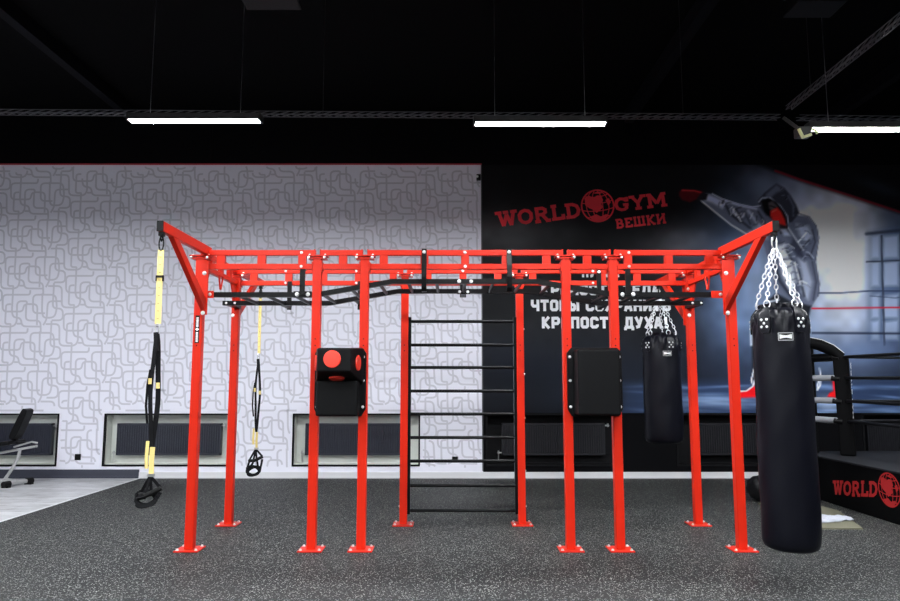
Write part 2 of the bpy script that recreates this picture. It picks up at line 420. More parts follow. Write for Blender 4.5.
m = MB(REDTRIM); m.box(XL, XS, YW-.012, YW, ZT, ZT+.022); structure(m.build('trim_2'), 'thin red strip along the top of the wallpaper')
m = MB(TRAYM); m.box(XS-.012, XS+.004, YW-.012, YW, .1, ZT); structure(m.build('trim_3'), 'edge profile where wallpaper meets black wall')
k = 4
for hs, mm, ww in ((holesL, BLK, NICHE), (holesR, NICHEB, NICHEB)):
    for a, b in hs:
        m = MB(mm); w_ = .022; y0, y1 = YW-.012, YW+.03
        m.box(a-w_, b+w_, y0, y1, NZ1, NZ1+w_); m.box(a-w_, b+w_, y0, y1, NZ0-w_, NZ0)
        m.box(a-w_, a, y0, y1, NZ0, NZ1); m.box(b, b+w_, y0, y1, NZ0, NZ1)
        structure(m.build('trim_%d' % k), 'black frame around a radiator niche'); k += 1
m = MB(WBASE); m.box(LX-.03, XR, YW-.016, YW+.0, 0, .085); m.box(LX-.03, XR, YW-.022, YW, 0, .02)
structure(m.build('baseboard_back'), 'white baseboard along the rubber floor')
m = MB(DBASE); m.box(XL, LX-.03, YW-.02, YW, 0, .12); m.box(XL, LX-.03, YW-.026, YW, .0, .03)
structure(m.build('baseboard_back'), 'slate blue baseboard along the laminate')
# ceiling beams and fabric joints, black on black
BEAM = mat('dark_beam', (.004, .004, .006), .7, spec=.1)
for i, x in enumerate((-4.75, 2.6, 5.6)):
    m = MB(BEAM); m.box(x, x+.12, YF, YW, ZC-.18, ZC); structure(m.build('trim_%d' % (20+i)), 'dark beam under the ceiling')

# ---------------------------------------------------------------- the mural
def srgb2lin(c): return np.where(c <= .04045, c/12.92, ((c+.055)/1.055)**2.4)
MX0, MX1, MZ0, MZ1 = XS+.004, 7.6, NZ1+.03, ZT
MURY = YW-.010
class Paint:
    def __init__(s, px, py): s.x = px; s.y = py; s.c = np.zeros((len(px), 3))
    def over(s, a, col): a = np.clip(a, 0, 1)[:, None]; s.c = s.c*(1-a)+np.array(col)*a
    def blob(s, cx, cy, rx, ry, col, al=1, ang=0, pw=1):
        ca, sa = math.cos(ang), math.sin(ang); dx = s.x-cx; dy = s.y-cy
        u = (dx*ca+dy*sa)/rx; v = (-dx*sa+dy*ca)/ry
        s.over(al*np.exp(-(u*u+v*v)**pw), col)
    def dist(s, pl, closed):
        P = list(pl)+([pl[0]] if closed else []); d = np.full(len(s.x), 1e9)
        for (x0, y0), (x1, y1) in zip(P, P[1:]):
            vx, vy = x1-x0, y1-y0; L = vx*vx+vy*vy+1e-9
            t = np.clip(((s.x-x0)*vx+(s.y-y0)*vy)/L, 0, 1)
            d = np.minimum(d, np.hypot(s.x-x0-t*vx, s.y-y0-t*vy))
        return d
    def poly(s, pl, col, al=1, f=.8):
        ins = np.zeros(len(s.x), bool); n = len(pl)
        for i in range(n):
            x0, y0 = pl[i]; x1, y1 = pl[(i+1) % n]
            if y0 == y1: continue
            cnd = ((y0 > s.y) != (y1 > s.y)) & (s.x < (x1-x0)*(s.y-y0)/(y1-y0)+x0); ins ^= cnd
        d = s.dist(pl, True); sd = np.where(ins, d, -d); s.over(al*np.clip(.5+sd/f/2, 0, 1), col)
    def line(s, pl, w, col, al=1, f=.8):
        d = s.dist(pl, False); s.over(al*np.clip((w/2-d)/f+.5, 0, 1), col)
nx, nz = 420, 260
gx = np.linspace(MX0, MX1, nx); gz = np.linspace(MZ0, MZ1, nz)
GX, GZ = np.meshgrid(gx, gz); gxf = GX.ravel(); gzf = GZ.ravel()
dz_ = gzf-CAMH; dep = YW*CP+dz_*SP
PXm = 450+gxf/dep*F; PYm = 300.5-(dz_*CP-YW*SP)/dep*F
P = Paint(PXm, PYm)
def col(*c): return np.array(c)/255.
rng = np.random.RandomState(3)
def vnoise(x, y, sc, seed):
    r = np.random.RandomState(seed); g = r.rand(64, 64)
    u = (x/sc) % 64; v = (y/sc) % 64; i = u.astype(int); j = v.astype(int); fu = u-i; fv = v-j; fu = fu*fu*(3-2*fu); fv = fv*fv*(3-2*fv)
    i2 = (i+1) % 64; j2 = (j+1) % 64
    return (g[i, j]*(1-fu)+g[i2, j]*fu)*(1-fv)+(g[i, j2]*(1-fu)+g[i2, j2]*fu)*fv
P.over(np.ones(len(gxf)), col(10, 10, 12))
P.blob(560, 330, 120, 60, col(24, 25, 28), .9)
P.blob(500, 232, 70, 26, col(62, 62, 64), .8)
P.blob(690, 245, 45, 22, col(92, 92, 98), .8)
P.blob(780, 300, 80, 110, col(84, 104, 138), .95, pw=1.5)
P.blob(850, 300, 75, 110, col(120, 138, 172), .95, pw=1.6)
P.blob(745, 290, 35, 80, col(82, 104, 140), .6)
P.blob(843, 258, 36, 76, col(228, 231, 240), 1, pw=1.15)
P.blob(822, 222, 48, 30, col(228, 228, 232), .95, ang=.35, pw=1.05)
P.blob(792, 190, 40, 16, col(120, 130, 160), .6, ang=.35)
P.blob(760, 275, 26, 46, col(150, 165, 190), .55)
P.blob(905, 290, 34, 100, col(60, 76, 106), .7, pw=1.5)
# mist
nn = .6*vnoise(PXm, PYm, 26, 1)+.4*vnoise(PXm, PYm, 9, 2)
P.c *= (.78+.45*nn)[:, None]
# dim window on the right
P.poly([(868,232),(905,226),(960,220),(960,345),(868,340)], col(70, 88, 120), .55, 4)
for x0, x1 in ((871,879),(883,898),(902,922),(926,945)):
    for y0, y1 in ((237,258),(263,286),(296,318),(322,340)):
        P.poly([(x0,y0),(x1,y0-2),(x1,y1),(x0,y1)], col(158, 172, 198), .75, 2)
P.line([(866,234),(960,224)], 3, col(40, 48, 66), .8, 2)
P.line([(866,262),(960,258)], 1.6, col(40, 46, 62), .9)
P.line([(881,236),(884,345)], 2, col(40, 46, 62), .8)
P.line([(900,230),(901,345)], 2, col(40, 46, 62), .7)
# lower dark band of the background and the blue floor
P.poly([(483,345),(740,345),(960,345),(960,420),(483,420)], col(18, 24, 38), .6, 22)
P.blob(860, 352, 40, 14, col(92, 112, 150), .6)
P.poly([(625,384),(960,378),(960,425),(615,425)], col(34, 48, 76), .9, 6)
for i in range(70):
    x = rng.uniform(640, 900); y = rng.uniform(384, 420); w = rng.uniform(10, 34)
    P.blob(x, y, w, rng.uniform(.8, 2.2), col(*(np.array([96, 120, 158])*rng.uniform(.5, 1.35))), .55, rng.uniform(-.06, .1))
P.blob(720, 402, 34, 5, col(140, 160, 190), .5)
P.blob(828, 404, 14, 8, col(170, 185, 210), .55)
P.poly([(483,417),(960,414),(960,440),(483,440)], col(6, 6, 8), 1, 2)
P.blob(530, 400, 90, 34, col(10, 12, 17), .9); P.blob(600, 395, 50, 22, col(20, 28, 44), .5)
# painted ring ropes
P.line([(815,293),(840,293),(870,291),(960,291)], 1.6, col(44, 56, 84), .85)
P.line([(812,308.5),(960,307)], 1.7, col(176, 30, 52), .95)
P.line([(812,333),(960,334)], 2.2, col(24, 32, 50), .85, 1.4)
P.line([(870,296),(895,298),(960,290)], 1.2, col(50, 60, 84), .7)
# roof corner top right with a red edge
P.poly([(745,150),(758,165),(800,181),(850,197),(905,215),(960,234),(960,150)], col(8, 8, 11), 1, 3)
P.line([(775,171),(800,180),(850,196),(905,214),(960,233)], 2.0, col(122, 14, 26), .85, 1.6)
P.blob(880, 188, 30, 7, col(30, 36, 46), .7, .35)
# --- boxer in a hooded top
dark = col(34, 37, 48); mid = col(92, 99, 120); lite = col(176, 186, 208); hi = col(226, 232, 244)
P.poly([(701,193),(712,194),(722,199),(738,204),(752,207),(762,204),(772,214),(790,214),(808,217),(816,226),(818,238),(815,262),(819,284),(818,296),(811,307),(790,304),(776,290),(770,268),(762,240),(745,235),(730,226),(716,214),(703,203)], mid)
P.poly([(706,194),(716,198),(728,204),(722,209),(712,203),(703,200)], lite, .8, 1.5)
P.line([(700,200),(716,213),(731,225),(746,234),(756,238)], 1.2, hi, .8)
P.line([(722,200),(740,206),(756,209)], 2, lite, .8, 1.6)
P.line([(726,206),(730,214),(740,222)], 2.6, dark, .8, 1.8); P.line([(736,210),(742,222),(752,230)], 2.4, dark, .7, 1.8)
P.line([(732,208),(738,217)], 2, hi, .7, 1.5); P.line([(748,211),(756,222),(764,230)], 3, lite, .7, 2)
P.line([(744,212),(750,224)], 1.8, dark, .6, 1.5); P.line([(758,212),(764,222),(768,232)], 2, dark, .7, 1.5)
P.poly([(758,224),(768,230),(770,240),(760,238),(748,232)], lite, .6, 2)
# torso folds
P.poly([(768,236),(780,240),(796,262),(806,286),(800,300),(788,296),(776,282),(770,262)], col(70, 78, 98), .9, 2)
P.poly([(776,246),(784,244),(792,262),(796,282),(790,292),(782,276)], hi, .75, 2)
P.poly([(798,258),(806,262),(812,282),(808,300),(800,292),(802,276)], lite, .7, 2)
P.line([(786,250),(798,272),(804,296)], 2.4, dark, .75, 1.8); P.line([(772,262),(780,282),(792,298)], 2.6, dark, .7, 1.8)
P.line([(812,262),(816,282),(813,300)], 2, dark, .5, 1.6); P.line([(794,262),(800,284)], 2, hi, .8, 1.5)
# bent arm
P.poly([(792,222),(806,220),(815,229),(816,240),(811,256),(804,262),(796,256),(789,244),(785,232)], col(82, 88, 108), .95, 1.6)
P.poly([(796,224),(808,226),(812,236),(806,244),(799,234)], lite, .7, 2.4)
P.poly([(793,238),(800,246),(804,258),(797,256),(790,246)], col(40, 44, 60), .85, 1.8)
P.line([(800,250),(809,240)], 1.6, dark, .7, 1.4); P.line([(798,242),(806,233)], 1.4, hi, .8, 1.2); P.line([(788,228),(796,240),(803,250)], 1.6, hi, .5, 1.4)
P.line([(812,230),(815,242),(810,256)], 1.6, dark, .6, 1.4)
# hood
P.poly([(776,183.5),(784,188),(790,195),(796,205),(799,213),(792,222),(786,224),(776,217),(766,216),(759,207),(758,200),(764,193)], col(44, 47, 60), 1, 1)
P.poly([(766,194),(776,185),(784,190),(776,193),(768,200),(762,204)], col(96, 102, 122), .8, 1.5)
P.line([(758.5,202),(762,198),(770,198),(780,206),(787,216),(788,223)], 1.3, lite, .8, 1.1)
P.poly([(761,201),(768,198),(776,202),(784,212),(787,223),(778,224),(770,218),(764,212)], col(6, 6, 9), 1, 1)
P.poly([(768,203),(772,201),(777,206),(778,211),(773,212),(769,209)], col(88, 84, 88), .8, 1.2); P.line([(770,206),(776,208)], 1.2, col(16, 14, 18), .9)
P.line([(788,196),(793,206),(793,216)], 2, col(92, 98, 118), .6, 1.6)
# gloves
P.poly([(679,192),(683,189.5),(694,190),(703,192),(704,196),(697,199),(690,202.5),(682,200),(679,196)], col(70, 10, 16), 1, 1)
P.line([(682,190.5),(694,191),(702,193)], 1.3, col(190, 40, 44), .8, 1)
P.poly([(702,192),(708,194),(706,200),(698,201),(697,198)], col(24, 22, 28), 1, 1)
P.poly([(770,211),(777,207.5),(781,212),(785,221),(786,229),(779,227),(773,222),(770,216)], col(200, 34, 30), 1, 1)
P.poly([(778,224),(786,226),(788,232),(780,234)], col(20, 16, 22), .95, 1)
P.line([(781,210),(785,218),(787,228)], 1.2, col(30, 10, 14), .8); P.line([(772,212),(776,210)], 1.4, col(240, 90, 74), .8)
P.poly([(779,229),(786,229),(790,236),(784,236)], lite, .8, 1.2)
rf = np.random.RandomState(11)
def folds(n, A, B, spread, w, cols, al):
    """creases running across a limb from A to B"""
    ax, ay = A; bx, by = B; L = math.hypot(bx-ax, by-ay); tx, ty = (bx-ax)/L, (by-ay)/L
    for i in range(n):
        u = rf.uniform(.03, .97); cx_, cy_ = ax+(bx-ax)*u, ay+(by-ay)*u; s0 = rf.uniform(-.9, .1)*spread; s1 = s0+rf.uniform(.35, .9)*spread; k = rf.uniform(-.5, .9)
        P.line([(cx_-ty*s0-tx*k*s0, cy_+tx*s0-ty*k*s0), (cx_-ty*(s0+s1)/2+rf.uniform(-1, 1), cy_+tx*(s0+s1)/2), (cx_-ty*s1+tx*k*s1, cy_+tx*s1+ty*k*s1)], rf.uniform(*w), cols[i % len(cols)], al*rf.uniform(.5, 1), .9)
folds(26, (716,202), (766,226), 8, (.8, 1.8), [dark, hi, col(60, 66, 84)], .7)
folds(22, (780,240), (802,296), 12, (.8, 2.0), [dark, hi, lite, col(60, 66, 84)], .6)
folds(16, (800,222), (806,258), 9, (.8, 1.6), [dark, lite, col(56, 60, 78)], .6)
folds(8, (780,188), (796,214), 4, (.7, 1.3), [col(20, 22, 30), col(110, 116, 136)], .6)
P.line([(712,194),(722,199),(738,204),(752,207),(760,206)], 1.1, lite, .8); P.line([(799,214),(809,217),(816,226),(818.5,238),(815,262),(819,284),(818,296)], 1.2, col(50, 54, 70), .7)
# dark trousers, the rest is behind the bag
P.poly([(776,293),(790,301),(811,306),(808,318),(800,350),(806,380),(790,380),(786,350),(770,335),(762,380),(752,380),(751,330),(756,314),(766,302)], col(26, 29, 36), 1, 1.4)
P.line([(751,345),(750.5,326),(757,311),(768,302),(778,300)], 2, col(190, 200, 216), .85, 1.6)
P.line([(786,304),(800,312),(806,322)], 1.4, col(86, 92, 104), .8, 1.4)
# boots
P.poly([(738,392),(745,391),(754,386),(762,386),(762,397),(738,398)], col(196, 14, 22), 1, 1)
P.line([(738,391.5),(746,391),(753,386),(755,378),(754,368),(751,380),(753,386)], 1.3, col(222, 226, 236), .9)
P.poly([(832,381),(836,381),(836,392),(838,398),(827,397),(829,393),(833,391)], col(196, 16, 22), 1, 1)
P.line([(819,368),(820,373),(820,385),(817,390),(818,381),(820,379)], 1.4, col(222, 226, 236), .9)
P.poly([(812,352),(826,356),(832,362),(828,372),(815,372)], col(70, 86, 112), .5, 3)
me = bpy.data.meshes.new('mural_panel')
verts = np.empty((nx*nz, 3)); verts[:, 0] = gxf; verts[:, 1] = MURY; verts[:, 2] = gzf
idx = np.arange(nx*nz).reshape(nz, nx)
quads = np.stack([idx[:-1, :-1], idx[:-1, 1:], idx[1:, 1:], idx[1:, :-1]], -1).reshape(-1, 4)
# rim so that the panel has thickness
def rimv(i): return (gxf[i], YW+.004, gzf[i])
border = list(idx[0, :])+list(idx[1:, -1])+list(idx[-1, -2::-1])+list(idx[-2:0:-1, 0])
allv = [tuple(v) for v in verts]+[rimv(i) for i in border]; nb = len(border); base = nx*nz
faces = [tuple(int(a) for a in q) for q in quads]+[(int(border[(i+1) % nb]), int(border[i]), base+i, base+(i+1) % nb) for i in range(nb)]
me.from_pydata(allv, [], faces); me.update()
ca = me.color_attributes.new('print', 'FLOAT_COLOR', 'POINT')
cl = np.clip(srgb2lin(np.clip(P.c, 0, 1))*1.7, 0, .95)
buf = np.ones((len(allv), 4), dtype=np.float32); buf[:nx*nz, :3] = cl; buf[nx*nz:, :3] = .01
ca.data.foreach_set('color', buf.ravel())
mm = bpy.data.materials.new('mural_print'); mm.use_nodes = True
b_ = mm.node_tree.nodes['Principled BSDF']; at_ = mm.node_tree.nodes.new('ShaderNodeAttribute'); at_.attribute_name = 'print'
mm.node_tree.links.new(at_.outputs['Color'], b_.inputs['Base Color']); b_.inputs['Roughness'].default_value = .6; b_.inputs['Specular IOR Level'].default_value = .12
me.materials.append(mm)
mural = thing('wall_mural', (3.4, YW, MZ0), 'large dark printed wall mural showing a hooded boxer with red gloves, under a red logo', 'mural')
o = bpy.data.objects.new('printed_panel', me); C.objects.link(o); o.parent = mural; me.transform(Matrix.Translation(-mural.location))
def wall_frame(x0, y0, x1, y1, hpx, Y=MURY):
    """a text frame: baseline from photo point 0 to photo point 1 on the wall plane"""
    A = Vector(at(x0, y0, YW)); B = Vector(at(x1, y1, YW)); H = hpx*YW/F*1.03; d = (B-A); n = Vector((-d.y, d.x)).normalized()*H
    return lambda u, v, e: ((A+d*u+n*v).x, Y-e, (A+d*u+n*v).y)
m = MB(LOGORED)
put_text(m, 'WORLD', wall_frame(497, 227.8, 582, 217.2, 15.2), True, .02)
tag(m.build('logo_lettering', mural), 'red slab-serif wording left of the globe'); m = MB(LOGORED)
put_text(m, 'GYM', wall_frame(614.5, 212, 667.5, 205.8, 13.6), True, .02)
tag(m.build('logo_lettering', mural), 'red slab-serif wording right of the globe'); m = MB(LOGORED)
c0 = Vector(at(597.5, 206, YW)); R0 = 17.3*YW/F; rt = math.radians(6)
put_globe(m, lambda x, y, e: (c0.x+R0*(x*math.cos(rt)-y*math.sin(rt)), MURY-e, c0.y+R0*(x*math.sin(rt)+y*math.cos(rt))))
tag(m.build('globe_emblem', mural), 'red globe emblem')
m = MB(LOGORED); put_text(m, 'ВЕШКИ', wall_frame(616, 229, 666.5, 223, 9.6), True, .04)
tag(m.build('place_name', mural), 'smaller red wording under the logo')
m = MB(SLOGAN)
put_text(m, 'НУЖНА', wall_frame(582, 277.4, 619, 277.4, 10.6))
put_text(m, 'КРЕПОСТЬ ТЕЛА,', wall_frame(541.5, 295.2, 664.5, 295.2, 11.2))
put_text(m, 'ЧТОБЫ СОХРАНИТЬ', wall_frame(531, 311.2, 670.5, 311.2, 11.2))
put_text(m, 'КРЕПОСТЬ ДУХА!', wall_frame(542, 328.4, 668, 328.4, 11.2))
tag(m.build('slogan_lettering', mural), 'white block lettering in four centred lines')

# ---------------------------------------------------------------- radiators in the niches
def radiator(x0, x1, z0, z1, m_, label, valves=True):
    t = thing('radiator', ((x0+x1)/2, YW+.1, z0), label, 'radiator', 'panel radiators in the wall niches')
    m = MB(m_); ya, yb = YW+.075, YW+.135
    m.box(x0, x1, ya+.008, yb, z0, z1); m.box(x0-.004, x1+.004, ya-.003, yb+.012, z1-.028, z1+.002); m.box(x0-.004, x1+.004, ya-.003, yb+.012, z0-.002, z0+.022)
    m.box(x0-.004, x0+.012, ya-.003, yb+.012, z0, z1); m.box(x1-.012, x1+.004, ya-.003, yb+.012, z0, z1)
    n = int((x1-x0)/.0335)
    for i in range(n):
        a = x0+.02+(x1-x0-.04)*(i+.2)/n; w = (x1-x0-.04)/n*.6
        m.prism([(a, ya+.008, z0+.03), (a+w*.25, ya-.001, z0+.036), (a+w*.75, ya-.001, z0+.036), (a+w, ya+.008, z0+.03)], (0, 0, z1-z0-.066))
    m.build('panel', t)
    if valves:
        for x, z, s in ((x0, z0+.03, -1), (x1, z1-.03, 1)):
            v = MB(STEEL); v.cyl((x, YW+.105, z), (x+s*.055, YW+.105, z), .011, 10); v.cyl((x+s*.05, YW+.085, z), (x+s*.05, YW+.13, z), .016, 10)
            v.cyl((x+s*.05, YW+.105, z-.02), (x+s*.05, YW+.105, z+.03), .012, 10); v.build('valve', t, smooth=True)
        v = MB(STEEL); v.tube([(x0-.05, YW+.105, z0+.01), (x0-.05, YW+.105, NZ0+.04), (x0-.05, YW+.15, NZ0+.03), (x0-.05, YW+ND, NZ0+.03)], .008, 8); v.build('pipe', t, smooth=True)
        for xq in (x0+.15, x1-.18):
            v = MB(STEEL); v.box(xq, xq+.03, YW+.135, YW+ND, z0+.05, z1-.05); v.build('bracket', t)
    return t
z0r, z1r = .31, .752
radiator(-7.2, -5.68, z0r, z1r, RAD, 'dark radiator in the white niche behind the exercise bike')
radiator(at(117, 440, YW+.08)[0], at(220.5, 440, YW+.08)[0], z0r, z1r, RAD, 'dark radiator in the niche behind the long hanging yellow and black strap')
radiator(at(305.5, 440, YW+.08)[0], at(404, 440, YW+.08)[0], z0r, z1r, RAD, 'dark radiator in the niche below the black pad with red discs')
radiator(at(502, 440, YW+.08)[0], at(605, 440, YW+.08)[0], z0r, z1r, RADB, 'black radiator in the black wall below the plain black pad')
radiator(at(697, 440, YW+.08)[0], at(799, 440, YW+.08)[0], z0r, z1r, RADB, 'black radiator in the black wall behind the two hanging bags')
radiator(at(868, 440, YW+.08)[0], 7.5, z0r, z1r, RADB, 'black radiator behind the boxing ring ropes')
def socket(px, py, label):
    x, z = at(px, py, YW); t = thing('wall_socket', (x, YW, z-.045), label, 'wall socket', 'black wall sockets')
    m = MB(GREYDEV); m.box(x-.042, x+.042, YW-.012, YW+.001, z-.042, z+.042); m.build('cover_plate', t, .004)
    m = MB(RUBB); m.cyl((x, YW-.014, z), (x, YW-.010, z), .022, 16); m.build('socket_insert', t)
socket(78, 457, 'small black wall socket left of the second niche, above the slate baseboard')
socket(455, 459.5, 'small black wall socket seen between the rungs of the wall ladder')
x, z = at(478.5, 177.5, YW); t = thing('wall_sensor', (x, YW, z-.05), 'small dark sensor with white lens at the top right corner of the wallpaper', 'sensor')
m = MB(GREYDEV); m.box(x-.03, x+.03, YW-.05, YW, z-.05, z+.04); m.build('housing', t, .006)
m = MB(WHITEMARK); m.lathe([(.0, -.018), (.012, -.014), (.017, 0), (.012, .014), (0.001, .018)], (x-.02, YW-.055, z+.0), 12); m.build('lens', t, smooth=True)

# ---------------------------------------------------------------- lights, trays and things under the ceiling
def striplight(x, y, z, label, group, L=1.2):
    t = thing('strip_light', (x, y, z), label, 'ceiling light', group)
    m = MB(HOUS); m.box(x-L/2-.01, x+L/2+.01, y-.054, y+.054, z+.012, z+.06); m.box(x-L/2-.01, x+L/2+.01, y-.054, y-.047, z, z+.012); m.box(x-L/2-.01, x+L/2+.01, y+.047, y+.054, z, z+.012); m.box(x-L/2-.02, x-L/2, y-.056, y+.056, z-.006, z+.062); m.box(x+L/2, x+L/2+.02, y-.056, y+.056, z-.006, z+.062)
    m.build('housing', t)
    m = MB(LIGHT); m.box(x-L/2, x+L/2, y-.045, y+.045, z-.003, z+.012); m.build('diffuser', t)
    for s in (-1, 1):
        m = MB(STEEL); m.cyl((x+s*L*.35, y, z+.06), (x+s*L*.35, y, ZC), .0025, 6); m.build('hanger_wire', t)
YLT = 6.28
for (px, py, lab) in ((195, 121, 'glowing tube light above the left end of the red rig'), (540, 124, 'glowing tube light above the middle of the red rig'), (874, 129.5, 'glowing tube light above the boxing ring at the right edge')):
    x, z = at(px, py, YLT); striplight(x, YLT, z, lab, 'tube lights over the rig')
striplight(-5.57, YLT, 3.77, 'glowing tube light just outside the left edge', None)
striplight(7.2, YLT, 3.66, 'glowing tube light farther right, outside the right edge', None)
for y in (4.02, 1.8, -.4, -2.7):
    for x in (-5.57, -2.37, .83, 4.0, 7.2)[:(5 if y > 3 else 4)]:
        striplight(x, y, 3.77, 'tube light hanging in the rows nearer the camera side', 'tube lights over the camera side')
def mesh_tray(mb, a, b, w=.1, h=.045):
    a = Vector(a); b = Vector(b); d = (b-a); L = d.length; d.normalize(); sd = d.cross(Vector((0, 0, 1))).normalized(); up = Vector((0, 0, 1))
    for s in (-1, 1):
        for k in (0, 1): mb.bar(a+sd*s*w/2+up*h*k, b+sd*s*w/2+up*h*k, .005, .005)
    n = int(L/.1)
    for i in range(n):
        p = a+d*(i*L/n); q = a+d*((i+1)*L/n)
        for s in (-1, 1): mb.bar(p+sd*s*w/2, q+sd*s*w/2+up*h, .006, .006)
        mb.bar(p-sd*w/2, q+sd*w/2, .006, .006); mb.bar(p+sd*w/2, q-sd*w/2, .004, .004)
zt = at(450, 111.5, 6.32)[1]
def tray(lab, runs, rods, w_, h_):
    a0 = Vector(runs[0][0]); t = thing('cable_tray', a0, lab, 'cable tray')
    for a, b in runs:
        m = MB(TRAYM); mesh_tray(m, a, b, w_, h_); m.build('mesh_basket', t)
    for p in rods:
        m = MB(HOUS); m.cyl(p, (p[0], p[1], ZC), .0025, 6); m.build('hanger_rod', t)
tray('long wire mesh cable tray running across above the tube lights', [((-6.6, 6.36, zt+.01), (3.1, 6.36, zt-.055)), ((3.28, 6.36, zt-.06), (7.4, 6.36, zt-.12))],
     [(x, 6.36, zt) for x in (-5.2, -1.2, 2.2, 5.4)], .07, .03)
tray('wire mesh cable tray branching off toward the camera, top right', [((3.17, 6.3, zt+.01), (3.17, 3.2, zt+.01))], [(3.17, 5.9, zt+.04), (3.17, 3.6, zt+.04)], .055, .035)
x, z = at(800, 134, 6.1); t = thing('hanging_spotlight', (x, 6.1, z-.06), 'small dark spotlight with pale yellow edges hanging from the tray junction', 'spotlight')
m = MB(HOUS); m.bar((x-.09, 6.2, z+.19), (x-.0, 6.1, z+.04), .03, .03); m.build('rod', t)
m = MB(HOUS); m.box(x-.03, x+.09, 6.06, 6.16, z-.03, z+.06, None); m.build('head', t, .01)
m = MB(PALEY); m.bar((x-.035, 6.05, z+.03), (x+.0, 6.05, z-.055), .02, .022); m.bar((x-.005, 6.05, z-.05), (x+.075, 6.05, z-.022), .02, .022); m.build('edge_clip', t)
m = MB(PALEY); m.bar((x+.10, 6.1, z+.05), (x+.15, 6.1, z+.03), .02, .02); m.bar((x+.15, 6.1, z+.03), (x+.155, 6.1, z+.0), .015, .015); m.build('edge_clip', t)
for (px, w, lab, lm, off) in ((270, .40, 'dark box under the ceiling with a small amber lamp, upper left', AMBER, .1), (815, .34, 'dark box under the ceiling with a dim red indicator, upper right', REDLED, .08)):
    x, z = at(px, -4 if px < 500 else 4, 5.2); t = thing('ceiling_unit', (x, 5.2, z), lab, 'ceiling unit')
    m = MB(GREYDEV); m.box(x-w/2, x+w/2, 5.1, 5.32, z-.03, z+.17); m.box(x-w/2-.02, x+w/2+.02, 5.08, 5.34, z-.04, z-.028); m.build('casing', t, .01)
    m = MB(lm); m.box(x+off, x+off+.05, 5.085, 5.1, z-.01, z+.02); m.build('lamp', t)
    for s in (-1, 1):
        m = MB(HOUS); m.cyl((x+s*w*.4, 5.2, z+.17), (x+s*w*.4, 5.2, ZC), .006, 6); m.build('hanger_rod', t)

# ================================================================= THE RED RIG
rig = thing('training_rig', (XC, (Y1+Y2)/2, 0), 'large red steel training rig with ten posts, top trusses and black monkey bars', 'training rig')
PW = .072; ZP = 2.395
OFFC = 2.2275
front_x = [XC-OFFC, XC-1.245, XC-.845, XC+.845, XC+1.245, XC+OFFC]
rear_x = [XC-OFFC, XC-.57, XC+.555, XC+OFFC]
def post(x, y, corner=False, side=0, front=True):
    m = MB(RED); m.box(x-PW/2, x+PW/2, y-PW/2, y+PW/2, .01, ZP)
    p = m.build('post', rig, .006)
    b = MB(RED); b.box(x-.098, x+.098, y-.098, y+.098, 0, .011); pl = b.build('base_plate', p, .004)
    for sx in (-1, 1):
        for sy in (-1, 1): bolt(p, (x+sx*.075, y+sy*.07, .011), (0, 0, 1), .010, .012)
    b = MB(RED); b.box(x-.085, x+.085, y-.055, y+.055, ZP, ZP+.010); b.box(x-.075, x+.075, y-.05, y+.05, ZP-.022, ZP-.012); b.build('top_flange', p)
    for sx in (-1, 1): bolt(p, (x+sx*.066, y-.056, ZP-.012), (0, -1, 0), .009, .012); bolt(p, (x+sx*.066, y-.02, ZP+.010), (0, 0, 1), .009, .012)
    # flanges where the lower chord butts on the post
    for sx in (-1, 1):
        if corner and sx == side: continue
        b = MB(RED); b.box(x+sx*PW/2, x+sx*(PW/2+.008), y-.04, y+.04, 2.27, 2.35); b.build('side_flange', p)
    for zz in (1.645, 1.70):
        h = MB(RUBB); h.cyl((x, y-PW/2-.0006, zz), (x, y-PW/2+.001, zz), .006, 10); h.build('hole', p)
    return p
posts_f = [post(x, Y1, abs(x-XC) > 2, 1 if x > XC else -1) for x in front_x]
posts_r = [post(x, Y2, abs(x-XC) > 2, 1 if x > XC else -1) for x in rear_x]
# trusses
ZB0, ZB1, ZU0, ZU1 = 2.288, 2.334, 2.406, 2.452
WEBS = [k*.3435 for k in range(-6, 7)]
def truss(x0, x1, y, name='truss'):
    t = MB(RED); t.box(x0+.026, x1-.026, y-.022, y+.022, ZU0, ZU1); t.box(x0+PW/2+.008, x1-PW/2-.008, y-.022, y+.022, ZB0, ZB1)
    o = t.build('truss', rig, .004)
    t = MB(RED)
    for k in WEBS:
        x = XC+k
        if x0+.07 < x < x1-.07:
            w = MB(RED); w.box(x-.034, x+.034, y-.018, y+.018, ZB1, ZU0); w.build('web_plate', o)
    t.bm.free()
    for s, e in ((x0, 1), (x1, -1)):
        w = MB(RED); w.box(s+e*.024-.004, s+e*.024+.004, y-.03, y+.03, ZU0, ZU1+.004); w.build('end_plate', o)
    return o
trf = [truss(a, b, Y1) for a, b in zip(front_x, front_x[1:])]
trr = [truss(a, b, Y2) for a, b in zip(rear_x, rear_x[1:])]
for k, tf, tr in ((-1.38, trf[0], trr[0]), (0, trf[2], trr[1]), (1.38, trf[4], trr[2])):
    for zz in (ZB0+.023, ZU0+.023): bolt(tf, (XC+k, Y1-.022, zz), (0, -1, 0), .010)
for k, tr in ((-1.745, trr[0]), (-1.05, trr[0]), (1.28, trr[2]), (0, trr[1])):
    for zz in (ZB0+.023, ZU0+.023): bolt(tr, (XC+k, Y2-.022, zz), (0, -1, 0), .010)
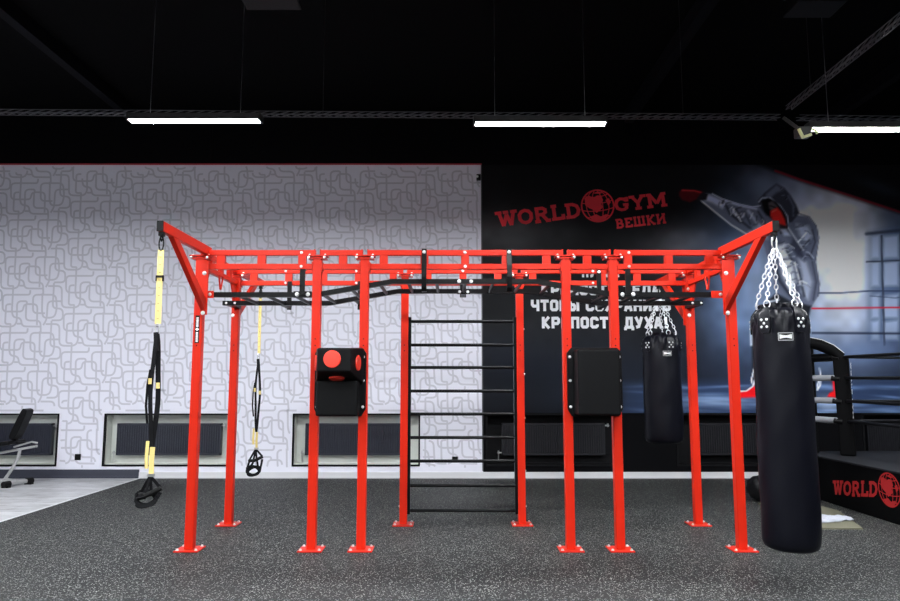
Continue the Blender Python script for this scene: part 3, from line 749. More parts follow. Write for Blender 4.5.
for s in (-1, 1):
    x = XC+s*OFFC
    t = MB(RED); t.box(x-.022, x+.022, Y1+.03, Y2-.03, ZU0, ZU1); t.box(x-.022, x+.022, Y1+PW/2, Y2-PW/2, ZB0, ZB1)
    so = t.build('side_truss', rig, .004)
    for yy in (Y1+.25, Y1+.5, Y1+.75):
        w = MB(RED); w.box(x-.018, x+.018, yy-.034, yy+.034, ZB1, ZU0); w.build('web_plate', so)
    for (ya, yb) in ((Y1+PW/2, Y1+.2), (Y2-PW/2, Y2-.2)):
        w = MB(RED); w.prism([(x-.006, ya, ZB0), (x-.006, yb, ZB0), (x-.006, ya, ZB0-.26)], (.012, 0, 0)); w.build('gusset', so)
    w = MB(RED); xh = x-s*.03; yh = Y1+.42
    w.tube([(xh, yh-.05, ZB0+.01), (xh, yh-.045, ZB0-.02), (xh, yh-.008, ZB0-.115), (xh, yh+.008, ZB0-.115), (xh, yh+.045, ZB0-.02), (xh, yh+.05, ZB0+.01)], .008, 8); w.build('rope_hook', so, smooth=True)
# outrigger arms toward the camera and toward the wall
def arm(x, s, dirn, post_o, label=None):
    y0 = (Y1 if dirn < 0 else Y2); ye = y0+dirn*.965
    za, zb = 2.408, 2.482
    t = MB(RED); t.box(x-.022, x+.022, min(y0+dirn*-.05, ye), max(y0+dirn*-.05, ye), za, zb)
    a = t.build('support_arm', rig, .004)
    t = MB(GREYDEV); t.box(x-.023, x+.023, min(ye, ye+dirn*.012), max(ye, ye+dirn*.012), za-.001, zb+.001); t.build('end_cap', a, .003)
    b = MB(RED); yb = y0+dirn*PW/2
    b.prism([(x-.02, y0+dirn*.78, za), (x-.02, y0+dirn*.66, za), (x-.02, yb, 2.03), (x-.02, yb, 1.93)], (.04, 0, 0)); b.build('brace', a, .003)
    b = MB(RED); b.box(x-.032, x+.032, min(yb, yb+dirn*.01), max(yb, yb+dirn*.01), 1.90, 2.36); b.build('mounting_plate', a)
    if dirn < 0:
        for zz in (1.945, 2.25): bolt(a, (x-s*.0, yb-.01 if zz < 2 else yb-.01, zz if zz > 2 else 1.915), (0, -1, 0), .014, .012)
    else:
        bolt(a, (x, Y2-PW/2, 2.25), (0, -1, 0), .012); bolt(a, (x, Y2-PW/2, 1.99), (0, -1, 0), .014, .012)
    h = MB(BLK); h.box(x-.017, x+.017, ye-dirn*.03-.02, ye-dirn*.03+.02, za-.03, za); h.tube([(x, ye-dirn*.03-.018, za-.02), (x, ye-dirn*.03-.018, za-.05), (x, ye-dirn*.03, za-.065), (x, ye-dirn*.03+.018, za-.05), (x, ye-dirn*.03+.018, za-.02)], .006, 8)
    h.build('eye_hook', a, smooth=False)
    return a
AX = XC+OFFC
arm(XC-OFFC+.045, -1, -1, posts_f[0]); arm(AX-.045, 1, -1, posts_f[-1]); arm(XC-OFFC-.02, -1, 1, posts_r[0]); arm(AX-.02, 1, 1, posts_r[-1])
# stickers on the front corner posts
for x, p in ((front_x[0], posts_f[0]),):
    t = MB(RUBB); t.box(x-.018, x+.018, Y1-PW/2-.0015, Y1-PW/2, 1.665, 1.895); st = t.build('sticker', p)
    t = MB(WHITEMARK); yy = Y1-PW/2-.0025
    for (a, b) in ((1.675, 1.76), (1.80, 1.885)):
        zz = a
        while zz < b-.004:
            h = random.uniform(.006, .011); t.box(x-.009, x+.009, yy, yy+.001, zz, zz+h); zz += h+.0028
    t.prism([(x-.016, yy, 1.78), (x, yy, 1.766), (x+.016, yy, 1.78), (x, yy, 1.794)], (0, .001, 0)); t.build('printed_mark', p)
# ladder between the two rear inner posts
lx0, lx1 = rear_x[1]+PW/2, rear_x[2]-PW/2
lad = MB(BLK); lad.box(lx0, lx0+.028, Y2-.03, Y2+.03, .10, 1.975); l0 = lad.build('ladder_rail', rig, .003)
lad = MB(BLK); lad.box(lx1-.028, lx1, Y2-.03, Y2+.03, .10, 1.975); l1 = lad.build('ladder_rail', rig, .003)
for ry in (321.5, 345, 367.5, 391, 414, 437.5, 461, 485.5, 510.5):
    zz = at(450, ry, Y2)[1]; r_ = MB(BLK); r_.cyl((lx0+.02, Y2, zz), (lx1-.02, Y2, zz), .0155, 14); r_.build('rung', rig, smooth=True)
for zz in (.17, .5, 1.0, 1.42, 1.86):
    for xx, d in ((lx0-PW, -1), (lx1+PW, 1)): bolt(rig, (xx, Y2, zz), (d, 0, 0), .010)
# monkey bars
ZM = 2.075; DZ = .112; YA, YB = Y1+.02, 6.5
def rail(y, x0, x1):
    K = [(x0, ZM), (XC-1.25, ZM), (XC-.615, ZM+DZ), (XC+.615, ZM+DZ), (XC+1.25, ZM), (x1, ZM)]
    o = None
    m = MB(BLK)
    h = .021
    for (xa, za), (xb, zb) in zip(K, K[1:]):
        m.prism([(xa, y-h, za-h), (xa, y+h, za-h), (xa, y+h, za+h), (xa, y-h, za+h)], (xb-xa, 0, zb-za))
    return m.build('monkey_bar_rail', rig), K
ra, KA = rail(YA, front_x[0]+.085, front_x[-1]-.085)
rb, KB = rail(YB, front_x[0]-.02, front_x[-1]+.0)
def zrail(x):
    for (xa, za), (xb, zb) in zip(KB, KB[1:]):
        if xa <= x <= xb: return za+(zb-za)*(x-xa)/(xb-xa)
    return ZM
n = 17
for i in range(n):
    x = XC-1.92+i*3.84/(n-1); r_ = MB(BLK); r_.cyl((x, YA+.018, zrail(x)-.004), (x, YB-.018, zrail(x)-.004), .0150, 12); r_.build('monkey_bar_rung', rig, smooth=True)
for (x, s) in ((front_x[0], 1), (front_x[-1], -1)):     # red lugs that hold the rails
    m = MB(RED); m.box(min(x+s*PW/2, x+s*.16), max(x+s*PW/2, x+s*.115), YA-.032, YA-.022, ZM-.03, ZM+.03); lug = m.build('rail_lug', rig); bolt(lug, (x+s*.085, YA-.032, ZM), (0, -1, 0), .012)
    m = MB(BLK); m.box(x+s*.03-.03, x+s*.03+.03, YB, Y2-PW/2, ZM-.02, ZM+.02); m.build('rail_bracket', rig)
    for q in (.015, .095): bolt(rb, (x+s*q, YB-.021, ZM), (0, -1, 0), .009)
for k in (-1.365, 1.365):      # front hangers at the low knee
    m = MB(BLK); x = XC+k; m.box(x-.022, x+.022, Y1-.034, Y1-.022, ZM-.005, ZB0+.0); m.box(x-.075, x+.075, YA-.034, YA-.021, ZM-.028, ZM+.026); m.box(x-.022, x+.022, Y1-.03, Y1+.022, ZB0-.012, ZB0)
    h = m.build('hanger_plate', rig)
    for q in (-.045, .045): bolt(h, (x+q, YA-.034, ZM), (0, -1, 0), .014)
for k in (-.345, .37):     # strap hangers folded over the top chord
    x = XC+k; m = MB(BLK)
    m.strip([(x, Y1+.03, ZU1-.03), (x, Y1+.028, ZU1+.006), (x, Y1-.028, ZU1+.006), (x, Y1-.034, ZU1-.05), (x, Y1-.05, 2.32), (x, Y1-.055, 2.22), (x, Y1-.045, 2.13), (x, Y1-.02, 2.105), (x, YA+.03, 2.105)], .042, .008)
    h = m.build('hanger_strap', rig); bolt(h, (x, Y1-.036, ZU1-.02), (0, -1, 0), .012)
for k in (-1.70, -1.01, 1.335):
    x = XC+k; zz = zrail(x); m = MB(BLK); m.box(x-.02, x+.02, Y2-.045, Y2-.022, ZM-.03, ZU0+(.03 if k > 0 else -.08)); m.box(x-.02, x+.02, YB+.02, Y2-.03, zz-.02, zz+.015)
    h = m.build('hanger_plate', rig)
    if k > 0: bolt(h, (x, Y2-.045, ZU0+.01), (0, -1, 0), .012)
m = MB(BLK); m.box(XC-.03, XC+.03, Y2-.04, Y2-.022, ZM+DZ-.02, ZB0+.02); m.box(XC-.02, XC+.02, YB+.02, Y2-.03, ZM+DZ-.02, ZM+DZ+.015); m.box(XC-.06, XC+.06, YB-.03, YB-.021, ZM+DZ-.03, ZM+DZ+.018)
h = m.build('hanger_plate', rig)
for q in (-.038, .038): bolt(h, (XC+q, YB-.03, ZM+DZ-.008), (0, -1, 0), .011)
m = MB(BLK); m.box(XC-.09, XC+.09, YA-.03, YA-.021, ZM+DZ-.02, ZM+DZ+.02); h = m.build('joint_plate', rig)
for q in (-.05, .05): bolt(h, (XC+q, YA-.03, ZM+DZ), (0, -1, 0), .013)

# ---------------------------------------------------------------- striking pads bolted on the posts
YPF = Y1-PW/2
def board(x0, x1, z0, z1, parent, ch=.035):
    b = MB(PADVINYL); y = YPF-.034
    b.prism([(x0+ch, y, z0), (x1-ch, y, z0), (x1, y, z0+ch*1.6), (x1, y, z1-ch*1.2), (x1-ch, y, z1), (x0+ch, y, z1), (x0, y, z1-ch*1.2), (x0, y, z0+ch*1.6)], (0, .034, 0))
    o = b.build('backing_board', parent, .004)
    for xx in (x0+.022, x1-.022):
        for zz in (z0+.075, (z0+z1)/2+.01, z1-.075): bolt(o, (xx, y, zz), (0, -1, 0), .010)
    return y
def frustum(m, fx0, fx1, fz0, fz1, fy, bx0, bx1, bz0, bz1, by):
    f = [(fx0, fy, fz0), (fx1, fy, fz0), (fx1, fy, fz1), (fx0, fy, fz1)]; b = [(bx0, by, bz0), (bx1, by, bz0), (bx1, by, bz1), (bx0, by, bz1)]
    F_ = [m.bm.verts.new(p) for p in f]; B_ = [m.bm.verts.new(p) for p in b]
    m._f(F_); m._f(B_[::-1])
    for i in range(4): m._f([F_[i], F_[(i+1) % 4], B_[(i+1) % 4], B_[i]])
pz0 = at(340, 416, YPF)[1]; pz1 = at(340, 348, YPF)[1]
pad = thing('punching_pad', (-.9, YPF-.1, pz0), 'black wall pad with red target discs bolted across two posts', 'punching pad')
yb_ = board(front_x[1]+.008, front_x[2]+.028, pz0, pz1, pad)
m = MB(PADVINYL)
bx0, bx1 = front_x[1]+.018, at(358, 400, 5.6)[0]
zc = at(340, 384, 5.62)[1]
bxl = at(315.3, 400, 5.62)[0]; m.box(bxl, bx1-.005, 5.62, yb_, pz0+.005, zc+.03); m.build('lower_cushion', pad, .018, seg=3)
m = MB(PADVINYL)
fx0, fzt = at(317.3, 348, 5.40); fx1, fzb = at(350.5, 371.5, 5.40)
frustum(m, fx0, fx1, fzb, fzt, 5.40, bx0-.0, bx1+.025, zc+.0, pz1-.003, yb_); m.build('upper_cushion', pad, .012, seg=3)
cx, cz = at(332, 359, 5.39)
m = MB(REDVINYL)
def disc(c, nrm, r, th=.012):
    c = Vector(c); nrm = Vector(nrm).normalized(); q = nrm.to_track_quat('Z', 'Y'); d = MB(REDVINYL); rings = []
    for rr, z in ((r, -.004), (r, th*.6), (r*.92, th), (0.001, th*1.15)): rings.append([d.bm.verts.new(c+q @ Vector((rr*math.cos(2*PI*k/32), rr*math.sin(2*PI*k/32), z))) for k in range(32)])
    for A, B in zip(rings, rings[1:]):
        for k in range(32): d._f([A[k], A[(k+1) % 32], B[(k+1) % 32], B[k]])
    return d.build('target_disc', pad, smooth=True)
m.bm.free()
disc((cx, 5.40, cz), (0, -1, 0), .067)
def facemid(a, b, c, d, t): return [sum(v)/4 for v in zip(a, b, c, d)]
rc = facemid((fx1, 5.40, fzb), (fx1, 5.40, fzt), (bx1+.025, yb_, pz1), (bx1+.025, yb_, zc), 0); nr = Vector((0, 0, 1)).cross(Vector((bx1+.025-fx1, yb_-5.40, 0)))*-1
disc(rc, nr, .062)
lc = facemid((fx0, 5.40, fzb), (fx0, 5.40, fzt), (bx0, yb_, pz1), (bx0, yb_, zc), 0); nl = Vector((0, 0, 1)).cross(Vector((bx0-fx0, yb_-5.40, 0)))
disc(lc, nl, .062)
uc = facemid((fx0, 5.40, fzb), (fx1, 5.40, fzb), (bx1+.02, yb_, zc), (bx0, yb_, zc), 0); nu = Vector((0, zc-fzb, -(yb_-5.40)))
disc(uc, nu, .062)
pad = thing('punching_pad', (1.17, YPF-.1, pz0), 'plain black rectangular pad bolted across two posts below the slogan', 'punching pad')
qx0, qz1 = at(577.5, 349, 5.56); qx1, qz0 = at(621.8, 416, 5.56)
yb_ = board(at(567.5, 380, YPF-.034)[0], at(567.5, 380, YPF-.034)[0]+.45, pz0-.0, pz1, pad)
m = MB(PADVINYL); m.box(qx0, qx1, 5.56, yb_, qz0+.004, qz1); m.build('cushion', pad, .016, seg=3)

# ---------------------------------------------------------------- heavy bags
def link_chain(m, a, b, L=.05, w=.0155, r=.0041):
    a = Vector(a); b = Vector(b); d = b-a; n = max(2, int(d.length/(L*.72))); st = d/n; dn = d.normalized()
    s1 = dn.cross(Vector((.3, 1, .1))).normalized(); s2 = dn.cross(s1)
    for i in range(n):
        c = a+st*(i+.5); s = s1 if i % 2 else s2; pts = []
        for k in range(12):
            t = 2*PI*k/12; pts.append(c+dn*(math.cos(t)*(L/2-r) if True else 0)+s*math.sin(t)*w*.8)
        m.tube(pts, r, 5, closed=True)
def heavy_bag(x, y, ztop, zbot, r, hook, label, face=0, boff=0):
    t = thing('punching_bag', (x, y, zbot), label, 'punching bag', 'hanging punching bags')
    m = MB(LEATHER)
    H = ztop-zbot; prof = [(r*.55, 0), (r*.80, .004), (r*.93, .02), (r*.985, .05), (r, .10)]
    zz = .16
    while zz < H-.17: prof.append((r*(1.005 if zz < H*.5 else 1.0-.03*(zz-H*.5)/(H*.5)), zz)); zz += .045
    prof += [(r*.965, H-.15), (r*.95, H-.10), (r*.90, H-.065), (r*.80, H-.045), (r*.72, H-.03), (r*.74, H-.008), (r*.72, H), (r*.66, H-.005), (r*.62, H-.05), (r*.1, H-.06)]
    def fn(rr, z, a):
        f = 0
        if z > H-.26 and z < H-.0: 
            k = min(1, (z-(H-.26))/.14); f = k*(.010*math.sin(a*9+z*22)+.007*math.sin(a*17-z*30+1)+.004*math.sin(a*29+2))
            if z > H-.04: f *= .5
        else: f = .0022*math.sin(a*3+z*9)+.0015*math.sin(a*5-z*17+1.3)
        return rr+f, z
    m.lathe(prof, (x, y, zbot), 96, fn); m.build('bag_body', t, smooth=True)
    # side seam
    for k in range(5):
        a = -PI/2+.2*PI+k*.4*PI+face; ca_, sa_ = math.cos(a), math.sin(a)
        def sp(ang, rr, z): return (x+rr*math.cos(a+ang), y+rr*math.sin(a+ang), z)
        zt0 = ztop-.075; rr = r*.975+.010; hw = .20
        p = MB(LEATHER); A = []; 
        pts = []
        rows = [(ztop-.025, .78, .5), (ztop-.055, .90, .8), (ztop-.075, .965, 1), (ztop-.11, 1.0, 1), (ztop-.19, 1.01, 1), (ztop-.205, 1.01, .75)]
        for (z_, rf, wf) in rows:
            rowo = []; 
            for q in (-1, -.33, .33, 1): rowo.append((sp(q*hw*wf, r*rf*.985+.010, z_), sp(q*hw*wf, r*rf*.985-.01, z_)))
            pts.append(rowo)
        vo = [[p.bm.verts.new(c_[0]) for c_ in row] for row in pts]; vi = [[p.bm.verts.new(c_[1]) for c_ in row] for row in pts]
        for i in range(len(rows)-1):
            for j in range(3): p._f([vo[i][j], vo[i][j+1], vo[i+1][j+1], vo[i+1][j]])
            p._f([vo[i][0], vo[i+1][0], vi[i+1][0], vi[i][0]]); p._f([vo[i][3], vi[i][3], vi[i+1][3], vo[i+1][3]])
        p._f(vo[-1]+vi[-1][::-1]); p._f(vo[0][::-1]+vi[0])
        tb = p.build('strap_patch', t, smooth=True)
        for (q, z_) in ((-.10, ztop-.115), (.10, ztop-.115), (-.10, ztop-.165), (.10, ztop-.165), (0, ztop-.14)):
            bolt(tb, sp(q, r*.985+.012, z_), (round(ca_, 3), round(sa_, 3), 0), .0075, .006, 'rivet')
        g = MB(CHAINM); c_ = Vector(sp(0, r*.80, ztop-.005)); rad = Vector((ca_, sa_, .0)); tan = Vector((-sa_, ca_, 0))
        g.tube([c_+tan*math.cos(2*PI*i/16)*.024+(Vector((0, 0, 1)))*math.sin(2*PI*i/16)*.026 for i in range(16)], .0042, 6, closed=True); g.build('ring', t, smooth=True)
        g = MB(CHAINM); link_chain(g, c_+Vector((0, 0, .022)), Vector(hook)+Vector((ca_*.016, sa_*.016, -.055))); g.build('chain', t, smooth=True)
    g = MB(STEEL); hx, hy, hz = hook
    g.tube([(hx+.017*math.sin(2*PI*i/20), hy, hz-.012+.05*math.cos(2*PI*i/20)) for i in range(20)], .006, 8, closed=True); g.build('carabiner', t, smooth=True)
    # badge facing the camera
    a = -PI/2+face+boff; zc_ = ztop-.235; rb_ = r*.99+.004
    def bp(u, v, e): return (x+(rb_+e)*math.cos(a+u/r), y+(rb_+e)*math.sin(a+u/r), zc_+v)
    b = MB(STEEL, RUBB, WHITEMARK)
    def patch(u0, u1, v0, v1, e, n_=6):
        for i in range(n_):
            ua = u0+(u1-u0)*i/n_; ub = u0+(u1-u0)*(i+1)/n_; b.quad(bp(ua, v0, e), bp(ub, v0, e), bp(ub, v1, e), bp(ua, v1, e))
    b.use(0); patch(-.046, .046, -.027, .027, .004); 
    for v in (-.027, .027):
        for i in range(6):
            ua = -.046+.092*i/6; ub = ua+.0153; b.quad(bp(ua, v, -.006), bp(ub, v, -.006), bp(ub, v, .004), bp(ua, v, .004))
    for u in (-.046, .046): b.quad(bp(u, -.027, -.006), bp(u, .027, -.006), bp(u, .027, .004), bp(u, -.027, .004))
    b.use(1); patch(-.041, .041, -.022, .022, .005)
    b.use(2)
    ns = 9
    for i in range(ns):
        u0 = -.037+.074*i/ns; u1 = u0+.074/ns*.86; hh = .008+.007*abs((i-(ns-1)/2)/((ns-1)/2))**1.6
        b.quad(bp(u0, -hh, .006), bp(u1, -hh, .006), bp(u1, hh, .006), bp(u0, hh, .006))
    tag(b.build('badge', t), 'small framed badge with a white wordmark')
    return t
bxx = 2.312; heavy_bag(bxx, Y1-.95, 1.885, .225, .185, (AX-.045, Y1-.935, 2.34), 'large black leather punching bag hanging in front, nearest the camera', -.40+.05, .07)
heavy_bag(2.345, 7.78, 1.885, .68, .203, (AX-.02, 7.775, 2.34), 'smaller black punching bag hanging behind the rig in front of the slogan', -.29-.12, .42)

# ---------------------------------------------------------------- suspension straps
def trainer(x, y, zt, zy1, zb1, zy2, zend, w, label, seed=0):
    t = thing('suspension_trainer', (x, y, zend), label, 'suspension trainer', 'yellow and black suspension trainers')
    m = MB(BLK); m.tube([(x+.016*math.sin(2*PI*i/18), y, zt-.02+.05*math.cos(2*PI*i/18)) for i in range(18)], .0055, 8, closed=True); m.build('carabiner', t, smooth=True)
    m = MB(YEL); m.strip([(x, y, zt-.065), (x, y, (zt+zy1)/2), (x+.002, y, zy1+.05)], w, .004); m.build('anchor_strap', t)
    m = MB(BLK)
    for k in range(1, int((zt-zy1)/.055)): m.box(x-w*.18, x+w*.18, y-.0028, y-.002, zt-.065-k*.055, zt-.061-k*.055)
    m.build('length_marks', t)
    if w > .041:
        m = MB(BLK); zk = at(162, 277, y)[1]; m.box(x-w*.62, x+w*.62, y-.008, y+.008, zk-.004, zk+.012); m.box(x-w*.62, x-w*.45, y-.008, y+.008, zk-.03, zk); m.box(x+w*.45, x+w*.62, y-.008, y+.008, zk-.03, zk); m.build('slide_buckle', t)
    m = MB(STEEL); m.tube([(x+.013*math.sin(2*PI*i/16), y, zy1+.015+.035*math.cos(2*PI*i/16)) for i in range(16)], .004, 6, closed=True); m.build('ring', t, smooth=True)
    zj = zy1-.02
    # the two black main straps, bunched
    for k, (dx, ww) in enumerate(((-.012, .034), (.014, .036))):
        m = MB(WEB); pts = []
        N = 14
        for i in range(N+1):
            u = i/N; z = zj+(zb1-zj)*u; sw = math.sin(PI*u)**.8
            pts.append((x+dx*1.5*sw+(.004*math.sin(u*9+k*2+seed))*sw, y+.012*(k*2-1)*sw, z))
        m.strip(pts, ww*(w/.046), .006, (1, .25 if k else -.3, 0)); m.build('main_strap', t)
    m = MB(WEB); m.strip([(x-.030, y-.01, zj-.25), (x-.044, y-.012, zj-.36), (x-.048, y-.012, zj-.5), (x-.034, y-.01, zj-.62)], .014, .008, (.6, 1, 0)); m.strip([(x+.0, y-.02, zj+.01), (x+.01, y-.02, zj-.12)], .03, .012); m.build('loose_loop', t)
    for dx, dz2 in ((-.025, .33), (.03, .36)):
        m = MB(YEL); m.box(x+dx-.011, x+dx+.011, y-.022, y-.010, zj-dz2-.02, zj-dz2+.02); m.build('strap_tab', t)
    for dx, za in ((-.026, zb1+.04), (.01, zb1)):
        m = MB(YEL); m.strip([(x+dx, y-.006, za), (x+dx-.004, y-.006, (za+zy2)/2), (x+dx, y-.006, zy2+(.05 if dx < 0 else 0))], .022 if dx < 0 else .036*(w/.046), .006); m.build('adjust_strap', t)
    m = MB(STEEL); m.box(x-.014, x+.03, y-.014, y, zy2-.004, zy2+.016); m.build('cam_buckle', t)
    # handles and foot loops
    for s in (-1, 1):
        hx = x+s*.030; m = MB(RUBB)
        m.cyl((hx-.05, y-.03*s, zy2-.13), (hx+.05, y+.0, zy2-.10+.02*s), .0165, 14); m.build('grip', t, smooth=True)
        m = MB(WEB); m.strip([(x, y, zy2+.0), (hx-.045, y-.03*s, zy2-.125)], .02, .005); m.strip([(x, y, zy2+.0), (hx+.045, y, zy2-.10+.02*s)], .02, .005); m.build('grip_strap', t)
        m = MB(WEB); c_ = Vector((x+s*.012-.02, y-.02*s, zend+.055)); pts = [c_+Vector((math.cos(2*PI*i/24)*.068, math.sin(2*PI*i/24)*.035, math.sin(2*PI*i/24)*.040+s*.012*math.cos(2*PI*i/24))) for i in range(25)]
        m.strip(pts, .030, .006, (0, .3, 1)); m.strip([(hx-.045, y-.03*s, zy2-.14), tuple(c_+Vector((-.066, 0, 0)))], .022, .005); m.strip([(hx+.045, y, zy2-.11), tuple(c_+Vector((.066, 0, 0)))], .022, .005)
        m.build('foot_loop', t, smooth=False)
    return t
ya = Y1-.935
def zz_(py, y): return at(160, py, y)[1]
trainer(XC-OFFC+.045, ya, 2.345, zz_(331, ya), zz_(447, ya), zz_(476, ya), zz_(507, ya), .043, 'yellow and black suspension trainer hanging from the front left arm, nearest the camera')
yb2 = 7.775
trainer(XC-OFFC-.02, yb2, 2.345, zz_(358, yb2), zz_(432, yb2), zz_(449, yb2), zz_(476, yb2), .031, 'yellow and black suspension trainer hanging farther back in front of the wallpaper', 2)

# ================================================================= BOXING RING
RX, RZ, RYF, RYB = 4.24, .50, 2.6, 8.75
ring = thing('boxing_ring', (6.1, 5.7, 0), 'black boxing ring platform with ropes and red lettering at the right edge', 'boxing ring')
m = MB(APRON); m.box(RX, XR-.15, RYF, RYB, .0, RZ-.02); m.build('apron', ring, .01)
m = MB(CANVAS); m.box(RX-.012, XR-.14, RYF-.012, RYB+.012, RZ-.02, RZ); m.build('canvas', ring, .008)
m = MB(RINGRED)
def apron_frame(ya_, yb_, z0_, h): return lambda u, v, e: (RX-.001-e, ya_+(yb_-ya_)*u, z0_+h*v)
def apx(px): return RX*F/((px-450)) # depth along the view axis at which X=RX shows at px
def apt(px, py):
    a = (px-450)/F; b = (300.5-py)/F; t = RX/a
    return t*(CP-b*SP), CAMH+(SP+b*CP)*t
yA, zA = apt(833, 495); yB_, zB_ = apt(878, 497); yT, zT_ = apt(833, 481)
put_text(m, 'WORLD', lambda u, v, e: (RX-.001-e, yA+(yB_-yA)*u-.02*v, zA+(zB_-zA)*u+(zT_-zA)*v), True, .04)
tag(m.build('apron_lettering', ring), 'red slab-serif wording printed on the apron'); m = MB(RINGRED)
yG0, _ = apt(878.5, 490); yG1, _ = apt(901, 490); zG0 = apt(889, 507)[1]; zG1 = apt(889, 472.5)[1]
cyg, czg, ry_, rz_ = (yG0+yG1)/2, (zG0+zG1)/2, (yG0-yG1)/2, (zG1-zG0)/2
put_globe(m, lambda x_, y_, e: (RX-.001-e, cyg-x_*ry_, czg+y_*rz_))
tag(m.build('globe_emblem', ring), 'red globe emblem printed on the apron'); m = MB(RINGRED)
yM0 = yG1-.05; zM0 = czg-.02; put_text(m, 'GYM', lambda u, v, e: (RX-.001-e, yM0-.5*u-.02*v, zM0+.06*u+(zT_-zA)*v), True, .04)
tag(m.build('apron_lettering', ring), 'red slab-serif wording printed on the apron')
pxX, pyY = RX+.16, RYB-.16                              # steel corner post behind the bag
m = MB(BLK); m.cyl((pxX, pyY, RZ), (pxX, pyY, RZ+1.32), .05, 20); m.build('corner_post', ring, smooth=True)
kx, ky = 4.60, 8.05; kx, _z = at(845, 390, 8.15); ky = 8.15
m = MB(APRON); m.prism([(kx-.075, ky+.06, RZ), (kx+.05, ky-.05, RZ), (kx+.10, ky+.02, RZ), (kx-.02, ky+.12, RZ)], (-.02, 0, at(845, 356, 8.15)[1]-RZ)); m.build('corner_pad', ring, .02)
RTZ = [at(848, yy, 8.15)[1] for yy in (357, 378, 401, 421)]
for i, z in enumerate(RTZ):
    m = MB(ROPE); m.tube([(kx+.02, ky-.0, z), (6.4, ky+.35, z-.012), (XR-.3, ky+.6, z)], .017, 10); m.build('rope', ring, smooth=True)
    m = MB(ROPE); m.tube([(kx+.0, ky-.03, z-.0), (kx-.0, 6.0, z-.01), (kx-.0, RYF+.3, z)], .018, 10); m.build('rope', ring, smooth=True)
    m = MB(ROPEL if i else BLK); m.tube([(pxX, pyY, z-.0), (kx-.06, ky+.06, z-.0)], .036 if i else .05, 14); m.build('turnbuckle', ring, smooth=True)
    m = MB(BLK); m.cyl((kx-.10, ky+.09, z), (kx-.03, ky+.03, z-.012), .03, 12); m.build('rope_clamp', ring, smooth=True)
m = MB(APRON, WHITEMARK)                                 # arched cover over the top rope joint
zt_ = RTZ[0]; arc = [at(806, 337, 8.3), at(818, 340, 8.3), at(830, 345, 8.25), at(841, 353, 8.2)]
m.tube([(a[0], 8.32-.04*i, a[1]-.055) for i, a in enumerate(arc)], [.065, .07, .07, .06], 14)
m.use(1); m.tube([(a[0], 8.25-.04*i, a[1]-.002) for i, a in enumerate(arc)], .004, 6)
m.build('corner_cover', ring, smooth=True)
m = MB(WHITEMARK)                                        # vertical wording on the corner pad
zt0, zb0 = at(851, 362, 8.1)[1], at(851, 419, 8.1)[1]
fr = lambda u, v, e: (kx+.062-.01*u+.03*v*.9, ky-.034-.0+.035*v-e, zt0+(zb0-zt0)*u)
put_text(m, 'WORLD GYM', fr, True, .12); m.build('pad_lettering', ring)
for (cx_, cy_) in ((RX+.16, RYF+.16), (XR-.4, RYB-.16)):
    m = MB(BLK); m.cyl((cx_, cy_, RZ), (cx_, cy_, RZ+1.32), .05, 16); m.build('corner_post', ring, smooth=True)

# things on the floor beside the ring
m = MB(MATB); m.prism([(3.42, 7.98, .0), (3.36, 6.62, .0), (3.79, 6.62, .0), (4.05, 7.5, 0), (4.0, 7.98, .0)], (0, 0, .012)); tag(m.build('floor_mat'), 'beige mat lying on the rubber floor beside the ring, behind the large bag', 'mat')
m = MB(TOWEL); bm = m.bm
N1, N2 = 22, 12; cen = Vector((3.70, 7.02, .014))
G_ = []
for i in range(N1+1):
    row = []
    for j in range(N2+1):
        u = i/N1-.5; v = j/N2-.5; wob = 1-.55*(u+.5)
        z = .028*wob*(1-abs(2*v)**3)*(1 if i not in (N1,) else .2)+.010*math.sin(u*21+v*7)*wob+.008*math.sin(v*26+u*5)
        row.append(bm.verts.new(cen+Vector((u*.42, v*.34*wob+.05*u, max(.0, z)))))
    G_.append(row)
for i in range(N1):
    for j in range(N2): m._f([G_[i][j], G_[i+1][j], G_[i+1][j+1], G_[i][j+1]])
o = m.build('towel', smooth=True); sm = o.modifiers.new('thick', 'SOLIDIFY'); sm.thickness = .006; sm.offset = 1
tag(o, 'crumpled white towel lying on the beige mat', 'towel')
t = thing('gym_bag', (3.58, 8.15, 0), 'black bag on the floor peeking out behind the large punching bag', 'bag')
m = MB(BAGM)
def lump(u, v):   # a soft duffel: a rounded box with folds
    a = u*2*PI; b = (v-.5)*PI; cx_ = math.copysign(abs(math.cos(a))**.7, math.cos(a)); sx_ = math.copysign(abs(math.sin(a))**.7, math.sin(a)); cb = math.cos(b)**.6 if math.cos(b) > 0 else 0; sb = math.copysign(abs(math.sin(b))**.75, math.sin(b))
    f = 1+.05*math.sin(a*5+b*4)+.03*math.sin(a*9-b*7)
    return Vector((3.62+.22*cx_*cb*f, 8.16+.15*sx_*cb*f, max(.0, .14+.14*sb*f)))
Gv = [[m.bm.verts.new(lump(i/32, j/14)) for i in range(32)] for j in range(15)]
for j in range(14):
    for i in range(32): m._f([Gv[j][i], Gv[j][(i+1) % 32], Gv[j+1][(i+1) % 32], Gv[j+1][i]])
m.build('bag_body', t, smooth=True)
m = MB(WEB); m.strip([(3.50, 8.05, .2), (3.52, 8.08, .30), (3.62, 8.12, .35), (3.72, 8.1, .3), (3.74, 8.05, .2)], .03, .005, (0, 1, 0)); m.build('carry_strap', t)

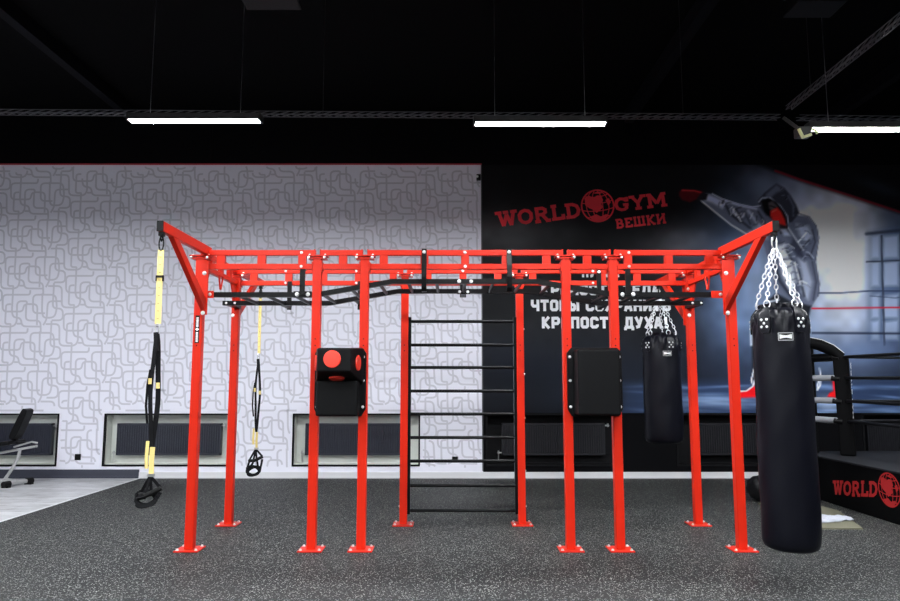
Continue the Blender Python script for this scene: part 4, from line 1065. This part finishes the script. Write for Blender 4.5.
# ================================================================= EXERCISE BIKE
BY = 9.3
bike = thing('exercise_bike', (-6.1, BY, 0), 'recumbent exercise bike with black seat and silver frame on the laminate', 'exercise bike')
def bp_(px, py, y=BY): a = at(px, py, y); return Vector((a[0], y, a[1]))
m = MB(PADVINYL); a = bp_(26.5, 413); b = bp_(15.5, 436)
d = (b-a).normalized(); nrm = Vector((-d.z, 0, d.x))
pts = []
for u, w in ((-.06, .028), (-.045, .045), (.0, .055), (.12, .060), (.27, .062), (.33, .052), (.36, .03)):
    pts.append((a+d*u, w*.82))
outl = [p+nrm*w for p, w in pts]+[p-nrm*w*.8 for p, w in reversed(pts)]
m.prism([(p.x, BY-.09, p.z) for p in outl], (0, .17, 0)); m.build('backrest', bike, .03, seg=3)
m = MB(PADVINYL); s0 = bp_(-12, 444); s1 = bp_(17, 441); m.prism([(s0.x, BY-.2, s0.z-.06), (s1.x+.02, BY-.2, s1.z-.03), (s1.x, BY-.2, s1.z+.015), (s0.x+.1, BY-.2, s0.z+.02), (s0.x, BY-.2, s0.z+.01)], (0, .4, 0)); m.build('seat', bike, .025, seg=3)
m = MB(BLK); m.bar(bp_(16, 434), bp_(15, 444), .05, .05); m.bar(bp_(5, 443), bp_(33, 442.5), .06, .02, (0, 0, 1)); m.build('seat_carriage', bike, .004)
m = MB(SILVER); m.tube([bp_(-30, 464), bp_(0, 453), bp_(37, 446)], .017, 12); m.tube([bp_(14, 447.0), bp_(34, 441.5)+Vector((0, -.05, 0)), bp_(37.5, 443)], .012, 10); m.build('seat_rail', bike, smooth=True)
m = MB(SILVER); m.tube([bp_(20, 450), bp_(18, 458), bp_(12, 469), bp_(5, 479)], .02, 12); m.build('rear_support', bike, smooth=True)
fl_a = Vector((-5.66, 9.14, .045)); fl_b = Vector((-5.56, 9.46, .045))
m = MB(SILVER); m.tube([fl_a, (fl_a+fl_b)/2+Vector((0, 0, .01)), fl_b], .028, 14); m.build('rear_stabiliser', bike, smooth=True)
m = MB(SILVER); m.tube([bp_(5, 479), (fl_a+fl_b)/2+Vector((-.05, -.02, .02))], .022, 12); m.tube([(fl_a+fl_b)/2+Vector((-.02, 0, .01)), Vector((-6.9, BY, .1))], .03, 12); m.build('base_tube', bike, smooth=True)
for p in (fl_a, fl_b):
    m = MB(RUBB); dd = (fl_b-fl_a).normalized(); m.cyl(p-dd*.045, p+dd*.045, .040, 14); m.box(p.x-.045, p.x+.045, p.y-.03, p.y+.03, .0, .03); m.build('foot', bike, smooth=False)
m = MB(RUBB); m.cyl((-6.78, BY-.07, .38), (-6.78, BY+.07, .38), .30, 32); m.build('flywheel_housing', bike, .02)
m = MB(SILVER); m.tube([(-6.95, BY, .1), (-6.9, BY, .6), (-6.95, BY, 1.1)], .03, 12); m.build('front_column', bike, smooth=True)
m = MB(RUBB); m.bar((-7.05, BY-.2, .06), (-7.05, BY+.25, .06), .06, .06); m.box(-7.09, -7.01, BY-.22, BY+.27, 0, .05); m.build('front_stabiliser', bike, .01)

# ================================================================= CAMERA, WORLD, VIEW
cam = bpy.data.cameras.new('camera'); co = bpy.data.objects.new('camera', cam); C.objects.link(co)
co.location = (0, 0, CAMH); co.rotation_euler = (PI/2+PITCH, 0, 0); cam.sensor_width = 36; cam.lens = 28.0; cam.clip_start = .05; cam.clip_end = 100
bpy.context.scene.camera = co
w = bpy.data.worlds.new('world'); w.use_nodes = True; bg = w.node_tree.nodes['Background']; bg.inputs[0].default_value = (.5, .55, .65, 1); bg.inputs[1].default_value = .02
bpy.context.scene.world = w
vs = bpy.context.scene.view_settings; vs.view_transform = 'Standard'; vs.look = 'None'; vs.gamma = 1; vs.use_curve_mapping = False; vs.exposure = 0.0
